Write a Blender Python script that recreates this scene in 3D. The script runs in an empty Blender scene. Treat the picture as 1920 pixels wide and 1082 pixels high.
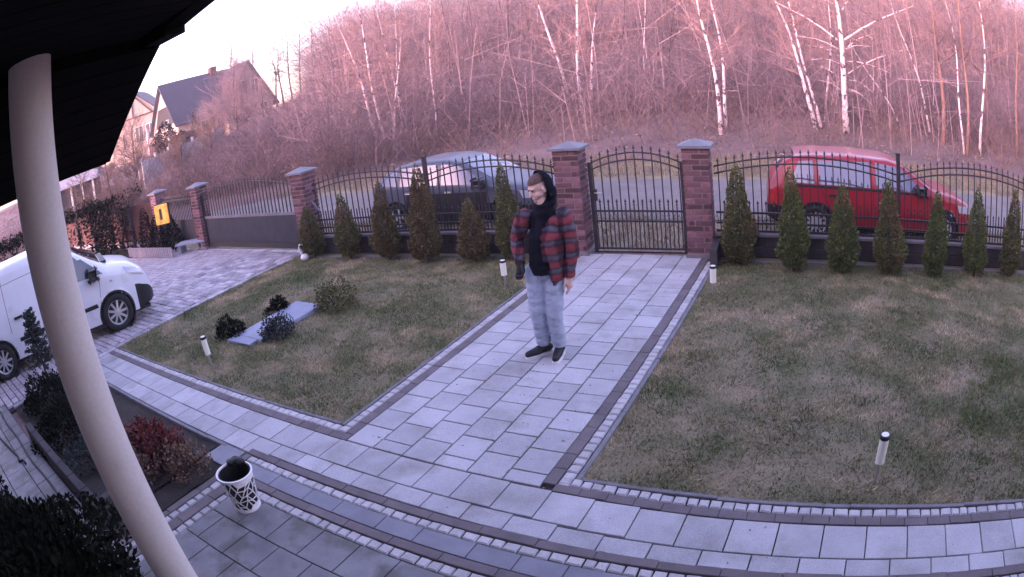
import bpy, bmesh, math, random
import numpy as np
from mathutils import Vector, Matrix, noise as mnoise

random.seed(7); rng = np.random.default_rng(7)
sc = bpy.context.scene
COL = sc.collection

# ------------------------------------------------------------------ camera
# wall camera with a wide-angle lens; world axes follow the garden path:
# X across the path, Y along the path to the gate, Z up, metres
K1, K3, PITCH, ROLL, YAW = 0.811032466, 0.134112138, 0.327491688, -0.122109236, -0.522018954
CAM = np.array([3.59142, -3.15785, 2.69339])
def _axes(d):
    x, y, w = d
    c, s = math.cos(ROLL), math.sin(ROLL); rx, up = c*x-s*y, s*x+c*y
    c, s = math.cos(PITCH), math.sin(PITCH); fw, z = c*w+s*up, -s*w+c*up
    c, s = math.cos(YAW), math.sin(YAW)
    return np.array([c*rx+s*fw, -s*rx+c*fw, z])
RIGHT, UP, FWD = _axes((1,0,0)), _axes((0,1,0)), _axes((0,0,1))
cam = bpy.data.cameras.new('camera'); camo = bpy.data.objects.new('camera', cam); COL.objects.link(camo)
m = Matrix.Identity(4)
for i in range(3):
    m[i][0], m[i][1], m[i][2], m[i][3] = RIGHT[i], UP[i], -FWD[i], CAM[i]
camo.matrix_world = m
cam.type = 'PANO'; cam.clip_start = 0.05; cam.clip_end = 3000
cam.sensor_fit = 'HORIZONTAL'; cam.sensor_width = 36.0; cam.sensor_height = 36.0*577/1024
cam.panorama_type = 'FISHEYE_LENS_POLYNOMIAL'
cam.fisheye_fov = math.radians(170)
_k = 1920/36.0/1000
cam.fisheye_polynomial_k0 = 0.0; cam.fisheye_polynomial_k1 = -K1*_k
cam.fisheye_polynomial_k2 = 0.0; cam.fisheye_polynomial_k3 = -K3*_k**3; cam.fisheye_polynomial_k4 = 0.0
sc.camera = camo
def ray(px, py):
    """direction of a photo pixel (1920 x 1082)"""
    x, y = (px-960)/1000, -(py-541)/1000
    r = math.hypot(x, y)+1e-9; th = K1*r+K3*r**3
    return _axes((x/r*math.sin(th), y/r*math.sin(th), math.cos(th)))
def G(px, py, z=0.0):
    d = ray(px, py); t = (z-CAM[2])/d[2]; return CAM+d*t
def AT(px, py, D):
    d = ray(px, py); return CAM+d*(D/math.hypot(d[0], d[1]))

# ------------------------------------------------------------------ sky, sun, exposure
SUN_EL, SUN_AZ = math.radians(10), math.radians(-157)      # azimuth from +Y towards +X
w = bpy.data.worlds.new('World'); sc.world = w; w.use_nodes = True
nt = w.node_tree; nt.nodes.clear()
sky = nt.nodes.new('ShaderNodeTexSky'); sky.sky_type = 'NISHITA'; sky.sun_disc = False
sky.sun_elevation = SUN_EL; sky.sun_rotation = SUN_AZ; sky.air_density = 1.0; sky.dust_density = 1.0; sky.ozone_density = 1.5
tint = nt.nodes.new('ShaderNodeMix'); tint.data_type = 'RGBA'; tint.blend_type = 'MULTIPLY'; tint.inputs[0].default_value = 1.0
tint.inputs[7].default_value = (1.45, 0.98, 1.13, 1)
bg = nt.nodes.new('ShaderNodeBackground'); bg.inputs[1].default_value = 0.15
wo = nt.nodes.new('ShaderNodeOutputWorld')
nt.links.new(sky.outputs[0], tint.inputs[6]); nt.links.new(tint.outputs[2], bg.inputs[0]); nt.links.new(bg.outputs[0], wo.inputs[0])
sun = bpy.data.lights.new('sun', 'SUN'); sun.energy = 1.15; sun.angle = math.radians(10); sun.color = (1.0, 0.60, 0.80)
so = bpy.data.objects.new('sun', sun); COL.objects.link(so)
sd = Vector((math.sin(SUN_AZ)*math.cos(SUN_EL), math.cos(SUN_AZ)*math.cos(SUN_EL), math.sin(SUN_EL)))
so.rotation_euler = sd.to_track_quat('Z', 'Y').to_euler(); so.location = (-20, 10, 20)
vs = sc.view_settings
vs.view_transform = 'Standard'; vs.look = 'None'; vs.gamma = 1.0; vs.exposure = 2.82
sc.cycles.max_bounces = 6; sc.cycles.transparent_max_bounces = 8
sc.cycles.use_denoising = True

# ------------------------------------------------------------------ helpers
def tag(o, label=None, cat=None, group=None, kind=None):
    if label: o['label'] = label
    if cat: o['category'] = cat
    if group: o['group'] = group
    if kind: o['kind'] = kind
    return o
def empty(name, loc=(0,0,0), rz=0.0, parent=None):
    o = bpy.data.objects.new(name, None); COL.objects.link(o); o.empty_display_size = 0.1
    o.location = loc; o.rotation_euler = (0,0,rz); o.parent = parent
    return o
def link(name, mesh, mat=None, parent=None, loc=None, rot=None, scale=None):
    if mat is not None and not mesh.materials: mesh.materials.append(mat)
    o = bpy.data.objects.new(name, mesh); COL.objects.link(o); o.parent = parent
    if loc is not None: o.location = loc
    if rot is not None: o.rotation_euler = rot
    if scale is not None: o.scale = scale
    return o
def from_np(name, V, F, smooth=False):
    me = bpy.data.meshes.new(name)
    V = np.asarray(V, dtype=np.float32)
    if isinstance(F, np.ndarray):
        n, k = F.shape
        me.vertices.add(len(V)); me.vertices.foreach_set('co', V.ravel())
        me.loops.add(n*k); me.loops.foreach_set('vertex_index', F.astype(np.int32).ravel())
        me.polygons.add(n); me.polygons.foreach_set('loop_start', np.arange(0, n*k, k, dtype=np.int32))
        me.polygons.foreach_set('loop_total', np.full(n, k, dtype=np.int32))
        me.update(calc_edges=True)
    else:
        me.from_pydata([tuple(map(float, v)) for v in V], [], F); me.update()
    if smooth: me.polygons.foreach_set('use_smooth', [True]*len(me.polygons))
    return me
class MB:
    """collects simple shapes into one mesh"""
    def __init__(s): s.v = []; s.f = []
    def add(s, V, F):
        o = len(s.v); s.v += [tuple(p) for p in V]; s.f += [tuple(i+o for i in f) for f in F]; return s
    def box(s, x0, x1, y0, y1, z0, z1):
        return s.add([(x0,y0,z0),(x1,y0,z0),(x1,y1,z0),(x0,y1,z0),(x0,y0,z1),(x1,y0,z1),(x1,y1,z1),(x0,y1,z1)],
                     [(0,3,2,1),(4,5,6,7),(0,1,5,4),(1,2,6,5),(2,3,7,6),(3,0,4,7)])
    def bar(s, a, b, wx, wy=None):
        a, b = Vector(a), Vector(b); wy = wy or wx
        d = (b-a).normalized(); up = Vector((0,0,1)) if abs(d.z) < .9 else Vector((1,0,0))
        x = d.cross(up).normalized()*wx/2; y = d.cross(x).normalized()*wy/2
        return s.add([p+q for p in (a,b) for q in (-x-y, x-y, x+y, -x+y)],
                     [(0,1,2,3),(7,6,5,4),(0,4,5,1),(1,5,6,2),(2,6,7,3),(3,7,4,0)])
    def tube(s, pts, rad, n=8, cap=True):
        pts = [Vector(p) for p in pts]; R = rad if hasattr(rad, '__len__') else [rad]*len(pts)
        V = []; F = []
        ref = Vector((0,0,1)) if abs((pts[-1]-pts[0]).normalized().z) < .9 else Vector((1,0,0))
        for i, p in enumerate(pts):
            d = (pts[min(i+1,len(pts)-1)]-pts[max(i-1,0)]).normalized()
            x = d.cross(ref).normalized(); y = d.cross(x)
            for k in range(n):
                a = 2*math.pi*k/n; V.append(p+(x*math.cos(a)+y*math.sin(a))*R[i])
        for i in range(len(pts)-1):
            for k in range(n):
                F.append((i*n+k, i*n+(k+1)%n, (i+1)*n+(k+1)%n, (i+1)*n+k))
        if cap: F.append(tuple(range(n-1,-1,-1))); F.append(tuple(range((len(pts)-1)*n, len(pts)*n)))
        return s.add(V, F)
    def lathe(s, prof, n=24, c=(0,0,0), axis='z', close=False):
        V = []; F = []; k = len(prof)
        for i in range(n):
            a = 2*math.pi*i/n
            for r, h in prof:
                if axis == 'z': V.append((c[0]+r*math.cos(a), c[1]+r*math.sin(a), c[2]+h))
                else: V.append((c[0]+r*math.cos(a), c[1]+h, c[2]+r*math.sin(a)))
        for i in range(n):
            j = (i+1) % n
            for q in range(k if close else k-1):
                F.append((i*k+q, j*k+q, j*k+(q+1)%k, i*k+(q+1)%k))
        return s.add(V, F)
    def mesh(s, name, smooth=False):
        me = bpy.data.meshes.new(name); me.from_pydata(s.v, [], s.f); me.update()
        bm = bmesh.new(); bm.from_mesh(me); bmesh.ops.recalc_face_normals(bm, faces=bm.faces); bm.to_mesh(me); bm.free()
        if smooth: me.polygons.foreach_set('use_smooth', [True]*len(me.polygons))
        return me
    def build(s, name, mat, parent=None, smooth=False, **k):
        return link(name, s.mesh(name, smooth), mat, parent, **k)
_bx = {}
def piece(dx, dy, dz, bev, mat, jit=0.0, seed=0):
    """bevelled block, top at z=0, centred in x,y; shared between alike pieces"""
    key = (round(dx,3), round(dy,3), round(dz,3), bev, mat.name, jit, seed)
    if key in _bx: return _bx[key]
    bm = bmesh.new(); bmesh.ops.create_cube(bm, size=1)
    r = random.Random(seed)
    for v in bm.verts:
        v.co = Vector((v.co.x*dx, v.co.y*dy, (v.co.z-.5)*dz))
        if jit: v.co.x += r.uniform(-jit, jit); v.co.y += r.uniform(-jit, jit)
    if bev:
        e = [e for e in bm.edges if all(v.co.z > -dz*.5 for v in e.verts)]
        bmesh.ops.bevel(bm, geom=e, offset=bev, segments=1, affect='EDGES', clamp_overlap=True)
    me = bpy.data.meshes.new('block'); bm.to_mesh(me); bm.free(); me.materials.append(mat)
    _bx[key] = me; return me

# value noise (vectorised)
_perm = rng.random((256,256))
def vnoise(x, y):
    x = np.asarray(x, float); y = np.asarray(y, float)
    xi = np.floor(x).astype(int); yi = np.floor(y).astype(int); fx = x-xi; fy = y-yi
    fx = fx*fx*(3-2*fx); fy = fy*fy*(3-2*fy)
    g = lambda i, j: _perm[i % 256, j % 256]
    return (g(xi,yi)*(1-fx)+g(xi+1,yi)*fx)*(1-fy)+(g(xi,yi+1)*(1-fx)+g(xi+1,yi+1)*fx)*fy
def fbm(x, y, o=4):
    t = 0; a = .5
    for i in range(o): t = t+a*vnoise(np.asarray(x)*2**i+17*i, np.asarray(y)*2**i+31*i); a *= .5
    return t

# ------------------------------------------------------------------ materials
def mk(name, col, col2=None, scale=3.0, rough=.85, bump=0.0, bscale=60.0, rnd=0.0, hue=0.0, fine=0.0, fscale=120.0,
       metal=0.0, spec=.4, coat=0.0, island=0.0, detail=4.0, contrast=(.35,.65), obj=False, col3=None, scale3=1.0, c3=(.55,.7), emit=None):
    M = bpy.data.materials.new(name); M.use_nodes = True
    n = M.node_tree.nodes; L = M.node_tree.links; n.clear()
    out = n.new('ShaderNodeOutputMaterial'); b = n.new('ShaderNodeBsdfPrincipled'); L.new(b.outputs[0], out.inputs[0])
    b.inputs['Roughness'].default_value = rough; b.inputs['Metallic'].default_value = metal
    b.inputs['Specular IOR Level'].default_value = spec
    if coat: b.inputs['Coat Weight'].default_value = coat; b.inputs['Coat Roughness'].default_value = .06
    if emit: b.inputs['Emission Color'].default_value = (*emit[0], 1); b.inputs['Emission Strength'].default_value = emit[1]
    if obj: pos = n.new('ShaderNodeTexCoord').outputs['Object']
    else: pos = n.new('ShaderNodeNewGeometry').outputs['Position']
    def noise(sc_, det=detail):
        t = n.new('ShaderNodeTexNoise'); t.inputs['Scale'].default_value = sc_; t.inputs['Detail'].default_value = det
        t.inputs['Roughness'].default_value = .6; L.new(pos, t.inputs['Vector']); return t.outputs['Fac']
    def ramp(src, lo, hi):
        r = n.new('ShaderNodeMapRange'); r.inputs[1].default_value = lo; r.inputs[2].default_value = hi
        L.new(src, r.inputs[0]); return r.outputs[0]
    def mix(fac, a, c, typ='MIX'):
        x = n.new('ShaderNodeMix'); x.data_type = 'RGBA'; x.blend_type = typ
        for s_, v in ((x.inputs[0], fac), (x.inputs[6], a), (x.inputs[7], c)):
            if hasattr(v, 'is_linked'): L.new(v, s_)
            else: s_.default_value = v if not isinstance(v, tuple) else (*v[:3], 1)
        return x.outputs[2]
    cur = (*col, 1)
    if col2: cur = mix(ramp(noise(scale), *contrast), tuple(col), tuple(col2))
    if col3: cur = mix(ramp(noise(scale3), *c3), cur, tuple(col3))
    if fine:
        f_ = ramp(noise(fscale, 2.0), .3, .7); v = n.new('ShaderNodeMapRange'); v.inputs[3].default_value = 1-fine; v.inputs[4].default_value = 1+fine
        L.new(f_, v.inputs[0]); cc = n.new('ShaderNodeCombineColor')
        for i in range(3): L.new(v.outputs[0], cc.inputs[i])
        cur = mix(1.0, cur, cc.outputs[0], 'MULTIPLY')
    if rnd or hue or island:
        h = n.new('ShaderNodeHueSaturation')
        if hasattr(cur, 'is_linked'): L.new(cur, h.inputs['Color'])
        else: h.inputs['Color'].default_value = cur
        src = n.new('ShaderNodeNewGeometry').outputs['Random Per Island'] if island else n.new('ShaderNodeObjectInfo').outputs['Random']
        amt = island or rnd
        v = n.new('ShaderNodeMapRange'); v.inputs[3].default_value = 1-amt; v.inputs[4].default_value = 1+amt
        L.new(src, v.inputs[0]); L.new(v.outputs[0], h.inputs['Value'])
        if hue:
            mm = n.new('ShaderNodeMath'); mm.operation = 'MULTIPLY'; mm.inputs[1].default_value = 7.31; L.new(src, mm.inputs[0])
            fr = n.new('ShaderNodeMath'); fr.operation = 'FRACT'; L.new(mm.outputs[0], fr.inputs[0])
            v2 = n.new('ShaderNodeMapRange'); v2.inputs[3].default_value = .5-hue; v2.inputs[4].default_value = .5+hue
            L.new(fr.outputs[0], v2.inputs[0]); L.new(v2.outputs[0], h.inputs['Hue'])
        cur = h.outputs[0]
    if hasattr(cur, 'is_linked'): L.new(cur, b.inputs['Base Color'])
    else: b.inputs['Base Color'].default_value = cur
    if bump:
        bp = n.new('ShaderNodeBump'); bp.inputs['Strength'].default_value = bump; bp.inputs['Distance'].default_value = .01
        L.new(noise(bscale), bp.inputs['Height']); L.new(bp.outputs[0], b.inputs['Normal'])
    return M

M = dict(
 slab=mk('concrete_slab', (.43,.42,.44), (.35,.34,.355), 2.2, .78, .3, 180, rnd=.12, hue=.006, fine=.28, fscale=150, col3=(.25,.235,.225), scale3=1.9, c3=(.50,.74), detail=9),
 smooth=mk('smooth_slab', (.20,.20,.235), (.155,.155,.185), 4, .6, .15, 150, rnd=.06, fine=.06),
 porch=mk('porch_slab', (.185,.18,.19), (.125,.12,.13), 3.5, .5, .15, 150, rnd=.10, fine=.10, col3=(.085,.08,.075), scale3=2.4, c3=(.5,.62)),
 cube=mk('granite_cube', (.46,.44,.44), (.38,.36,.37), 14, .8, .5, 90, rnd=.14, fine=.18, fscale=150),
 band=mk('dark_border_block', (.150,.125,.128), (.110,.095,.10), 5, .85, .3, 120, rnd=.10, fine=.12),
 bed=mk('joint_sand', (.032,.028,.028), (.022,.020,.020), 9, .95, .4, 90),
 kerb=mk('kerb_concrete', (.20,.19,.21), (.14,.135,.145), 5, .85, .3, 100, rnd=.06, fine=.1),
 drive=mk('driveway_paver', (.42,.38,.41), (.27,.24,.26), 3, .5, .5, 70, rnd=.36, fine=.14, col3=(.15,.13,.14), scale3=1.5, c3=(.62,.8)),
 soil=mk('garden_soil', (.040,.032,.026), (.022,.018,.016), 6, .95, .8, 40, fine=.3),
 lawn=mk('lawn_soil', (.115,.112,.056), (.23,.18,.115), 1.6, .95, .6, 50, fine=.35, fscale=60),
 grass=mk('grass_blade', (.135,.150,.058), (.520,.410,.255), 1.7, .8, island=.55, detail=9, contrast=(.48,.66), col3=(.080,.110,.030), scale3=1.0, c3=(.48,.60)),
 lush=mk('green_grass', (.085,.130,.030), (.12,.15,.045), 2, .8, island=.4),
 litter=mk('dead_leaf', (.24,.18,.13), (.15,.10,.075), 20, .9, island=.4),
 brick=mk('pillar_brick', (.150,.070,.080), (.110,.052,.063), 20, .85, .4, 120, rnd=.60, hue=.012, fine=.15),
 mortar=mk('mortar', (.27,.20,.21), (.21,.155,.165), 14, .95, .4, 90),
 gatem=mk('gate_steel', (.060,.060,.075), (.045,.045,.058), 4, .6),
 cap=mk('pillar_cap', (.17,.17,.20), (.12,.12,.145), 6, .55, .1, 60, spec=.5),
 iron=mk('black_iron', (.018,.016,.021), rough=.5, spec=.5),
 plinth=mk('plinth_block', (.050,.044,.047), (.032,.028,.032), 5, .85, .3, 60, rnd=.15),
 coping=mk('coping', (.20,.18,.19), (.15,.13,.14), 6, .8, .2, 60),
 steel=mk('brushed_steel', (.50,.50,.50), rough=.35, metal=.85),
 lampw=mk('lamp_diffuser', (.78,.77,.66), rough=.35, spec=.4),
 dark=mk('black_plastic', (.012,.012,.014), rough=.45),
 white=mk('white_metal', (.72,.71,.72), rough=.4, spec=.5),
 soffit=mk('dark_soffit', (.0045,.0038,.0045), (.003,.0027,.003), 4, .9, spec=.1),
 column=mk('column_plaster', (.52,.49,.47), (.46,.43,.415), 1.5, .8, .12, 40, fine=.05, fscale=60, col3=(.38,.35,.33), scale3=2.3, c3=(.58,.80)),
 wall=mk('house_plaster', (.42,.38,.36), (.36,.33,.31), 2, .9, .2, 90),
 asphalt=mk('asphalt', (.20,.178,.170), (.155,.138,.132), 1.2, .85, .4, 120, fine=.25, fscale=90),
 ground=mk('forest_floor', (.20,.132,.125), (.125,.080,.078), .6, .95, .9, 6, fine=.3, fscale=12, detail=8),
 verge=mk('dry_verge_grass', (.27,.225,.135), (.17,.125,.09), 1.5, .95, .8, 20, fine=.35, fscale=25),
 birch=mk('birch_bark', (.66,.56,.57), (.50,.40,.40), 1.2, .8, .2, 30, col3=(.06,.042,.044), scale3=3.6, c3=(.53,.58)),
 birchtw=mk('birch_twig', (.33,.215,.215), (.24,.15,.15), 1.0, .85, island=.3),
 trunk=mk('pine_bark', (.26,.145,.105), (.15,.085,.075), 2.5, .9, .4, 20),
 dkbark=mk('dark_bark', (.085,.055,.055), (.055,.038,.040), 2.5, .9),
 brush=mk('brush_twig', (.210,.146,.156), (.080,.056,.065), .22, .9, island=.40, hue=.012),
 brush2=mk('pale_twig', (.32,.225,.230), (.23,.155,.165), .4, .9, island=.35),
 brushg=mk('brush_tan', (.20,.130,.105), (.135,.088,.072), .6, .9, island=.35),
 thuja=mk('thuja_leaf', (.125,.130,.042), (.070,.080,.030), 4, .75, island=.40, rnd=.15, col3=(.165,.100,.055), scale3=3.0, c3=(.52,.68)),
 thuja2=mk('thuja_leaf_brown', (.150,.105,.045), (.085,.066,.032), 5, .75, island=.40, col3=(.10,.098,.036), scale3=2.5, c3=(.50,.66)),
 thuja3=mk('thuja_leaf_green', (.110,.135,.036), (.060,.080,.026), 5, .75, island=.40, col3=(.160,.105,.055), scale3=3.5, c3=(.60,.72)),
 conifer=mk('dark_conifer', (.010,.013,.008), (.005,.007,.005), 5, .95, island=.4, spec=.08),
 bluespruce=mk('bluish_conifer', (.032,.042,.040), (.018,.026,.026), 5, .8, island=.4),
 redleaf=mk('red_leaf', (.16,.030,.028), (.09,.024,.022), 6, .75, island=.4),
 tanleaf=mk('tan_leaf', (.20,.12,.07), (.12,.07,.05), 6, .8, island=.4),
 roof=mk('slate_roof', (.026,.034,.058), (.020,.026,.044), 2, .6, .3, 8),
 hwall=mk('far_plaster', (.58,.44,.35), (.48,.35,.28), .6, .9),
 wood=mk('brown_wood', (.095,.045,.038), (.065,.032,.030), 3, .8),
 pane=mk('far_pane', (.05,.05,.06), rough=.1, spec=.8),
 panelc=mk('concrete_panel', (.33,.31,.34), (.26,.24,.27), 1.2, .9, .3, 10, rnd=.06),
 redfence=mk('red_fence', (.095,.038,.034), (.065,.028,.027), 1.5, .85, .2, 30, rnd=.12),
 gold=mk('painted_glow_panel', (.62,.38,.10), (.20,.07,.02), 4, .35, spec=.6, emit=((1.0,.50,.10), .10)),  # weak emission paints a warm glow into the yellow face
 bluebox=mk('grey_blue_plank', (.28,.29,.36), (.21,.22,.28), 5, .7, .2, 40, rnd=.1),
 stone=mk('bluish_flagstone', (.27,.29,.38), (.21,.23,.31), 3, .5, .2, 50, fine=.08),
 skin=mk('skin', (.66,.44,.38), (.60,.38,.32), 9, .6, obj=True),
 beard=mk('beard_stubble', (.38,.24,.20), (.28,.17,.145), 60, .9, obj=True),
 stubble=mk('short_hair', (.115,.070,.058), (.08,.05,.043), 40, .9, obj=True),
 jeans=mk('light_jeans', (.38,.43,.53), (.34,.39,.49), 3, .9, .3, 220, fine=.08, fscale=160, obj=True),
 hood=mk('dark_hoodie', (.008,.0085,.016), (.006,.0065,.011), 8, .98, .3, 120, obj=True, spec=.1),
 shoe=mk('black_shoe', (.012,.012,.016), rough=.6),
 sole=mk('white_sole', (.70,.68,.68), rough=.7),
 vanw=mk('white_van_paint', (.64,.66,.74), (.58,.59,.65), 1.8, .32, spec=.5, coat=.5, col3=(.42,.40,.41), scale3=2.2, c3=(.60,.85)),
 red=mk('red_car_paint', (.25,.010,.022), rough=.35, spec=.4, coat=.35),
 blue=mk('grey_blue_car_paint', (.070,.078,.110), rough=.4, metal=.0, spec=.35, coat=.15),
 tyre=mk('tyre_rubber', (.014,.014,.016), rough=.85),
 rim=mk('alloy_rim', (.50,.50,.53), rough=.35, metal=.6),
 glass=mk('car_window', (.11,.11,.145), rough=.04, metal=.6, spec=.8),
 glassd=mk('dark_car_window', (.045,.05,.07), rough=.05, spec=.9, coat=.6),
 lens=mk('lamp_lens', (.36,.37,.41), rough=.12, spec=.9, coat=.7),
 tail=mk('tail_lens', (.38,.02,.02), rough=.15, spec=.8, coat=.7),
)
# bamboo-like black and white pattern for the bin, plaid for the overshirt
def voronoi_bin():
    Mx = bpy.data.materials.new('bin_inner'); return Mx
def plaid():
    P = bpy.data.materials.new('plaid_flannel'); P.use_nodes = True
    n = P.node_tree.nodes; L = P.node_tree.links; b = n['Principled BSDF']; b.inputs['Roughness'].default_value = .95; b.inputs['Specular IOR Level'].default_value = .2
    tc = n.new('ShaderNodeTexCoord'); sx = n.new('ShaderNodeSeparateXYZ')
    nz = n.new('ShaderNodeTexNoise'); nz.inputs['Scale'].default_value = 5; L.new(tc.outputs['Object'], nz.inputs['Vector'])
    ad = n.new('ShaderNodeVectorMath'); ad.operation = 'MULTIPLY_ADD'; ad.inputs[1].default_value = (.10,.10,.11)
    L.new(nz.outputs['Color'], ad.inputs[0]); L.new(tc.outputs['Object'], ad.inputs[2]); L.new(ad.outputs[0], sx.inputs[0])
    def wave(src, per, ph=0):
        a = n.new('ShaderNodeMath'); a.operation = 'MULTIPLY_ADD'; a.inputs[1].default_value = 1/per; a.inputs[2].default_value = ph; L.new(src, a.inputs[0])
        f = n.new('ShaderNodeMath'); f.operation = 'FRACT'; L.new(a.outputs[0], f.inputs[0]); return f.outputs[0]
    rz = n.new('ShaderNodeValToRGB'); rz.color_ramp.interpolation = 'LINEAR'; e = rz.color_ramp.elements
    e[0].position = 0; e[0].color = (.21,.046,.060,1); e[1].position = 1; e[1].color = (.21,.046,.060,1)
    for p_, c_ in ((.28,(.21,.048,.062,1)),(.44,(.075,.030,.042,1)),(.55,(.080,.076,.100,1)),(.70,(.11,.098,.125,1)),(.84,(.060,.034,.046,1)),(.95,(.18,.046,.058,1))):
        q = e.new(p_); q.color = c_
    L.new(wave(sx.outputs[2], .128, .1), rz.inputs[0])
    rx = n.new('ShaderNodeValToRGB'); e = rx.color_ramp.elements
    e[0].position = 0; e[0].color = (1,1,1,1); e[1].position = 1; e[1].color = (1,1,1,1)
    for p_, c_ in ((.40,(1,1,1,1)),(.52,(.30,.30,.36,1)),(.84,(.32,.32,.38,1)),(.95,(1,1,1,1))): q = e.new(p_); q.color = c_
    L.new(wave(sx.outputs[0], .13, .35), rx.inputs[0])
    mx = n.new('ShaderNodeMix'); mx.data_type = 'RGBA'; mx.blend_type = 'MULTIPLY'; mx.inputs[0].default_value = .85
    L.new(rz.outputs[0], mx.inputs[6]); L.new(rx.outputs[0], mx.inputs[7]); L.new(mx.outputs[2], b.inputs['Base Color'])
    return P
M['plaid'] = plaid()

# ------------------------------------------------------------------ terrain, road, verges
FS = 0.075                                              # slope of the fence line against the path
def fl(u): return 5.37+FS*(u-0.07)
def terr(x, y):
    x = np.asarray(x, float); y = np.asarray(y, float)
    wv = y-FS*x+0.55*np.maximum(0, -x-9)
    z = 0.052*np.clip(wv-13.5, 0, 62)
    z = z+(fbm(x*.22, y*.22)-.47)*np.clip((wv-13)/10, 0, 1)*.9
    return z-0.07
xs = np.concatenate([np.linspace(-420,-70,22), np.linspace(-66,50,117), np.linspace(56,420,22)])
ys = np.concatenate([np.linspace(-300,-12,14), np.linspace(-10,75,86), np.linspace(80,520,26)])
X, Y = np.meshgrid(xs, ys); Z = terr(X, Y)
V = np.stack([X.ravel(), Y.ravel(), Z.ravel()], 1); nx = len(xs)
I = np.arange((len(ys)-1)*nx).reshape(len(ys)-1, nx)[:, :-1].ravel()
tag(link('ground', from_np('ground', V, np.stack([I, I+1, I+nx+1, I+nx], 1), True), M['ground']), kind='structure')
def strip(name, mat, a, b, z, x0=-60, x1=60, n=60, wob=.0):
    P_ = MB(); xx = np.linspace(x0, x1, n); V = []; F = []
    for i, u in enumerate(xx):
        V += [(u, fl(u)+a+wob*(fbm(u*.9, 3.1)-.5), z), (u, fl(u)+b+wob*(fbm(u*.8, 9.7)-.5), z)]
        if i: F.append((2*i-2, 2*i, 2*i+1, 2*i-1))
    return tag(P_.add(V, F).build(name, mat), kind='structure')
strip('near_verge', M['verge'], .22, 2.6, -.050)
strip('road', M['asphalt'], 2.2, 6.1, -.030, wob=.5)
strip('far_verge', M['verge'], 5.9, 9.8, -.042, wob=1.6)

# ------------------------------------------------------------------ garden paving
path = empty('garden_path'); tag(path, kind='structure')
MB().box(-.20, 2.05, -.02, 5.36, -.055, -.020).build('joint_bed', M['bed'], path)
S = .30
def lay(parent, name, x0, x1, y0, y1, mat, gap=.008, dz=.05, bev=.004, jit=0.0, zj=.002, seed=0, rot=0.012):
    dx, dy = x1-x0-gap, y1-y0-gap
    if dx < .02 or dy < .02: return
    me = piece(dx, dy, dz, bev, mat, jit, seed)
    return link(name, me, None, parent, loc=((x0+x1)/2, (y0+y1)/2, random.uniform(-zj, zj)),
                rot=(random.uniform(-.004,.004), random.uniform(-.004,.004), random.uniform(-rot, rot)*.3))
for c in range(6):
    y = 0.0; step = S if c % 2 == 0 else S/2; end = 5.30+.02*c
    while y < end-.03:
        y1 = min(y+step, end); lay(path, 'slab', c*S, (c+1)*S, y, y1, M['slab'], gap=.012); y = y1; step = S
def run(parent, name, a0, a1, b0, b1, ln, mat, axis='v', gap=.006, jit=.0, vary=.0, off=None, bev=.004, nseed=1, zj=.003):
    """row of blocks from a0 to a1 along an axis, between b0 and b1 across"""
    p = a0; k = 0
    while p < a1-.02:
        l = ln*(1+random.uniform(-vary, vary)); l = round(l/.01)*.01
        q = min(p+l, a1)
        if a1-q < .03: q = a1
        o = off((p+q)/2) if off else 0
        if axis == 'v': lay(parent, name, b0+o, b1+o, p, q, mat, gap, jit=jit, seed=k % nseed, bev=bev, zj=zj, rot=.06 if jit else .012)
        else: lay(parent, name, p, q, b0+o, b1+o, mat, gap, jit=jit, seed=k % nseed, bev=bev, zj=zj, rot=.06 if jit else .012)
        p = q; k += 1
run(path, 'border_block', .10, 5.25, -.10, 0, .20, M['band'], gap=.003)
run(path, 'granite_cube', .10, 5.20, -.19, -.10, .095, M['cube'], jit=.004, vary=.12, nseed=5, gap=.011, bev=.009)
run(path, 'border_block', .05, 5.33, 1.80, 1.90, .20, M['band'], gap=.003)
run(path, 'granite_cube', .05, 5.20, 1.90, 1.995, .095, M['cube'], jit=.004, vary=.12, nseed=5, gap=.011, bev=.009)
run(path, 'kerb_stone', .14, 5.1, 2.0, 2.045, 1.0, M['kerb'], gap=.004)
run(path, 'kerb_stone', .2, 4.95, -.235, -.195, 1.0, M['kerb'], gap=.004)

cross = empty('house_walk'); tag(cross, kind='structure')
MB().box(-5.45, 9.5, -.62, -.0, -.060, -.024).build('joint_bed', M['bed'], cross)
MB().box(1.8, 9.5, -.01, .17, -.060, -.0245).build('joint_bed', M['bed'], cross)
MB().box(-5.45, -.10, -.01, .20, -.060, -.0245).build('joint_bed', M['bed'], cross)
offr = lambda u: -.05*min(max(u-1.6, 0), 1.2)/1.2+.05*max(0, u-4.6)/3
PW = .327
for k in range(-26, 21):
    a = 2.89+PW*k
    if a+PW < -5.42 or a > 9.3: continue
    x0 = max(a, -5.42); o = offr(x0+.15)
    lay(cross, 'slab', x0, a+PW, -.335+o, -.008+o, M['slab'], gap=.009)
    b = 2.76+PW*k
    if b > -.80: lay(cross, 'slab', b, b+PW, -.522+o*.5, -.337+o, M['slab'], gap=.009)
    elif b+PW > -5.3: lay(cross, 'slab', max(b, -5.42), b+PW, -.60, -.337, M['slab'], gap=.009)
run(cross, 'kerb_stone', -5.4, -1.05, -.655, -.608, 1.0, M['kerb'], axis='u', gap=.004)
lay(cross, 'slab', -1.12, -.76, -.90, -.61, M['smooth'])
run(cross, 'border_block', -5.42, -.004, -.004, .096, .20, M['band'], axis='u', gap=.003)
run(cross, 'granite_cube', -5.40, -.10, .098, .192, .095, M['cube'], axis='u', jit=.004, vary=.12, nseed=5, gap=.011, bev=.009)
run(cross, 'kerb_stone', -5.36, -.24, .196, .236, 1.0, M['kerb'], axis='u', gap=.004)
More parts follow.
